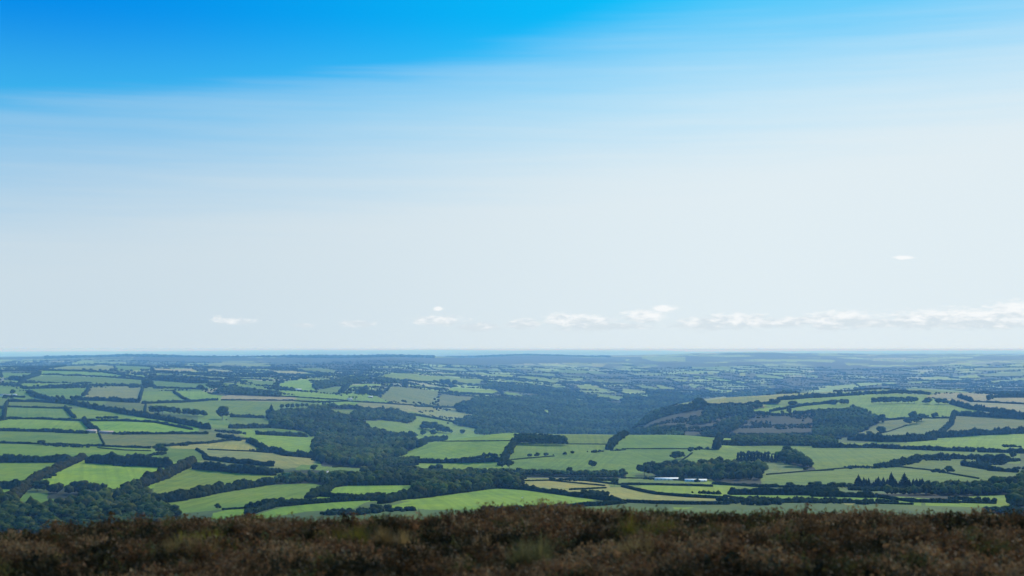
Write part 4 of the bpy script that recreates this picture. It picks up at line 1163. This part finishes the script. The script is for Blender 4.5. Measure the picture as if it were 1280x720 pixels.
for px, py, wd, col_, lab, s_ in ((822, 650, .9, (.105, .092, .015), 'bright yellow-green grass tuft near the moor edge, right of centre', 1.0), (900, 650, .8, (.08, .07, .02), 'dull olive grass tuft just right of the bright yellow-green tuft', .9),
    (655, 678, .8, (.12, .105, .045), 'pale grey-green grass tuft leaning in the middle of the heather', 1.0), (795, 664, .8, (.22, .155, .07), 'straw coloured tuft just left of the bright yellow-green tuft', .85),
    (236, 664, .9, (.20, .135, .06), 'pale straw tuft amid the heather at the left', .8), (422, 655, .9, (.12, .10, .018), 'small yellow-ochre grass tuft near the moor edge, left of centre', .9),
    (490, 655, .9, (.20, .135, .06), 'pale brown grass tuft near the moor edge, just left of centre', .8), (256, 656, .9, (.20, .18, .03), 'small olive-yellow tuft near the moor edge at the far left', .8), (600, 664, .9, (.26, .17, .09), 'thin brown grass tuft left of the pale grey-green tuft', .8)):
    x0, y0 = near_pt(px, py); k = int(7*wd); xs = x0+rh.normal(size=k)*.14*wd; ys = y0+rh.normal(size=k)*.16*wd; sc_ = rh.uniform(.7, 1.05, k)*s_
    V, Fc, T = batch2(GT, np.stack([xs, ys, height(xs, ys)-.02], 1), np.stack([sc_, sc_, sc_], 1), np.array(col_)[None]*rh.uniform(.75, 1.2, (k, 1)))
    org = np.array([x0, y0, float(height(x0, y0))]); o = mesh_np('grass_tuft', V-org, Fc, M_grass, T); o.location = org; tag(o, lab, 'grass tuft', 'grass tufts in the heather')
# ---------------------------------------------------------------- world, sun, haze
w = bpy.data.worlds.new('World'); scene.world = w; w.use_nodes = True; nt = w.node_tree; nt.nodes.clear()
SUN_EL, SUN_AZ = 34.0, 28.0
sky = nt.nodes.new('ShaderNodeTexSky'); sky.sky_type = 'NISHITA'; sky.sun_disc = False; sky.sun_elevation = R(SUN_EL); sky.sun_rotation = R(SUN_AZ)
sky.air_density = 1.0; sky.dust_density = .3; sky.ozone_density = 2.0
tc = nt.nodes.new('ShaderNodeTexCoord'); sp = nt.nodes.new('ShaderNodeSeparateXYZ'); nt.links.new(tc.outputs['Generated'], sp.inputs[0])
el = mth(nt, 'MULTIPLY', mth(nt, 'ARCSINE', sp.outputs[2]), 57.2958); azm = mth(nt, 'MULTIPLY', mth(nt, 'ARCTAN2', sp.outputs[0], sp.outputs[1]), 57.2958)
cmb = nt.nodes.new('ShaderNodeCombineXYZ'); nt.links.new(azm, cmb.inputs[0]); nt.links.new(el, cmb.inputs[1])
def ssn(a, b, v):
    n = nt.nodes.new('ShaderNodeMapRange'); n.interpolation_type = 'SMOOTHSTEP'
    for i, q in ((1, a), (2, b)):
        n.inputs[i].default_value = q
    nt.links.new(v, n.inputs[0]); return n.outputs[0]
def mixc(f, a, b):
    n = nt.nodes.new('ShaderNodeMix'); n.data_type = 'RGBA'
    for s, v in ((n.inputs[0], f), (n.inputs[6], a), (n.inputs[7], b)):
        if isinstance(v, (int, float)): s.default_value = v
        elif isinstance(v, tuple): s.default_value = (*v, 1)
        else: nt.links.new(v, s)
    return n.outputs[2]
# clear air: deep blue well above the horizon, cyan towards the sun's side
azf = ssn(-20, 12, azm)
deep = mixc(azf, (0.0, 2.7, 8.0), (0.0, 5.6, 9.4)); clear = mul(nt, sky.outputs[0], (.10, .62, 1.55, 1))
clear = mixc(.93, clear, mixc(ssn(9, 13.5, el), mixc(azf, (.5, 4.6, 8.2), (.9, 6.6, 9.8)), deep))
# thin high veil of cirrus, its edge slanting up to the right
n_w = noise(nt, 1.0, 4, .5, cmb.outputs[0], (.035, .25, 1)); n_f = noise(nt, 1.0, 5, .6, cmb.outputs[0], (.06, 1.4, 1))
azp = mth(nt, 'MAXIMUM', mth(nt, 'ADD', azm, 7.0), 0.0)
edge = mth(nt, 'ADD', mth(nt, 'ADD', mth(nt, 'MULTIPLY_ADD', azm, .11, 11.9), mth(nt, 'MULTIPLY', mth(nt, 'MULTIPLY', azp, azp), .011)), mth(nt, 'MULTIPLY', mth(nt, 'SUBTRACT', n_w, .5), 1.6)); edge = mth(nt, 'ADD', edge, mth(nt, 'MULTIPLY', mth(nt, 'SUBTRACT', n_f, .5), 1.3))
dlt = mth(nt, 'DIVIDE', mth(nt, 'SUBTRACT', edge, el), mth(nt, 'MULTIPLY_ADD', azp, .13, 1.0))   # degrees below the veil's edge
veil_in = ssn(-.25, .8, dlt)
elp = mth(nt, 'ADD', mth(nt, 'MULTIPLY_ADD', azm, -.12, el), mth(nt, 'MULTIPLY', mth(nt, 'SUBTRACT', n_f, .5), -2.4)); thick = ssn(14.0, 5.0, elp)
vcol = mixc(azf, (6.0, 7.2, 8.0), (7.5, 8.5, 9.0))
body = mixc(mth(nt, 'MULTIPLY_ADD', thick, .93, .07), clear, vcol)
body = mixc(mth(nt, 'MULTIPLY', veil_in, 1.0), clear, body)
# small cumulus low over the far land
CL = [(548,401,30,4.5),(530,402,14,3),(548,386,6,2),(655,405,20,4.5),(728,404,38,7),(700,400,18,6),(805,396,24,6),(830,386,14,3),(925,402,42,7),(900,402,18,6),(1050,401,42,8),(1035,407,22,5),(1195,400,80,8),(1270,393,34,9),(1150,404,34,6),(290,402,24,3),(272,399,6,2.5),(445,405,20,3),(1130,326,11,1.7),(600,409,26,4),(880,405,34,6),(380,407,12,2),(1000,402,30,4),(960,405,60,4),(1100,405,60,4),(760,408,60,3),(1230,406,60,5)]
acc = None
for px, py, sx_, sy_ in CL:
    a0 = math.degrees(math.atan((px-640)/F)); e0 = math.degrees((436.5-py)/F); k = math.degrees(1/F)
    dx = mth(nt, 'MULTIPLY', mth(nt, 'SUBTRACT', azm, a0), 1/(sx_*k)); dy = mth(nt, 'MULTIPLY', mth(nt, 'SUBTRACT', el, e0), 1/(sy_*1.35*k))
    d2 = mth(nt, 'ADD', mth(nt, 'MULTIPLY', dx, dx), mth(nt, 'MULTIPLY', dy, dy)); g1 = mth(nt, 'EXPONENT', mth(nt, 'MULTIPLY', d2, -.9))
    acc = g1 if acc is None else mth(nt, 'MAXIMUM', acc, g1)
cn = noise(nt, 1.0, 6, .62, cmb.outputs[0], (2.6, 7.0, 1)); cn2 = noise(nt, 1.0, 4, .6, cmb.outputs[0], (1.6, 4.2, 1))
cd = ssn(.45, .78, mth(nt, 'ADD', mth(nt, 'MULTIPLY', acc, .56), mth(nt, 'MULTIPLY', cn, .74)))
ccol = mixc(ssn(.95, 1.75, mth(nt, 'MULTIPLY_ADD', mth(nt, 'SUBTRACT', cn2, .5), 2.4, mth(nt, 'ADD', el, .15))), (6.7, 7.6, 8.2), (9.7, 9.85, 9.9))
body = mixc(mth(nt, 'MULTIPLY', mth(nt, 'MULTIPLY', cd, ssn(.03, .2, acc)), .8), body, ccol)
bg = nt.nodes.new('ShaderNodeBackground'); bg.inputs[1].default_value = .1; nt.links.new(body, bg.inputs[0])
wo = nt.nodes.new('ShaderNodeOutputWorld'); nt.links.new(bg.outputs[0], wo.inputs[0])
ld = bpy.data.lights.new('sun', 'SUN'); ld.energy = 5.0; ld.angle = R(.5); ld.color = (1, .93, .82); lo_ = bpy.data.objects.new('sun', ld); C.objects.link(lo_)
lo_.rotation_euler = (R(90-SUN_EL), 0, R(180-SUN_AZ)); lo_.location = (50, 100, 300)
# the air: one box of pale even haze
def haze():
    S = 110000; z0, z1 = -260, 127.0
    V = [(-S, -S, z0), (S, -S, z0), (S, S, z0), (-S, S, z0), (-S, -S, z1), (S, -S, z1), (S, S, z1), (-S, S, z1)]
    Fc = [(3, 2, 1, 0), (4, 5, 6, 7), (0, 1, 5, 4), (1, 2, 6, 5), (2, 3, 7, 6), (3, 0, 4, 7)]
    m, nt, ns, L = mat('haze_air'); v = ns.new('ShaderNodeVolumePrincipled'); v.inputs['Color'].default_value = HAZE_COL; v.inputs['Density'].default_value = HAZE_D; v.inputs['Absorption Color'].default_value = (1, 1, 1, 1); v.inputs['Anisotropy'].default_value = 0.0
    o_ = ns.new('ShaderNodeOutputMaterial'); L.new(v.outputs[0], o_.inputs[1])
    o = mesh_np('haze', V, Fc, m); tag(o, 'pale blue haze over the whole valley', 'haze', kind='stuff')
HAZE_COL = (.23, .52, 1.0, 1); HAZE_D = 6.8e-5
haze()
lowest = float(Z_.min()); highest = float(Z_.max()); print('GROUND', lowest, highest)
vs = scene.view_settings; scene.display_settings.display_device = 'sRGB'; vs.view_transform = 'Standard'; vs.look = 'None'; vs.exposure = 0; vs.gamma = 1; vs.use_curve_mapping = False
cy = scene.cycles; cy.use_denoising = True; cy.max_bounces = 5; cy.diffuse_bounces = 2; cy.glossy_bounces = 1; cy.transmission_bounces = 3; cy.volume_bounces = 1; cy.transparent_max_bounces = 4
cy.use_adaptive_sampling = True; cy.adaptive_threshold = .02
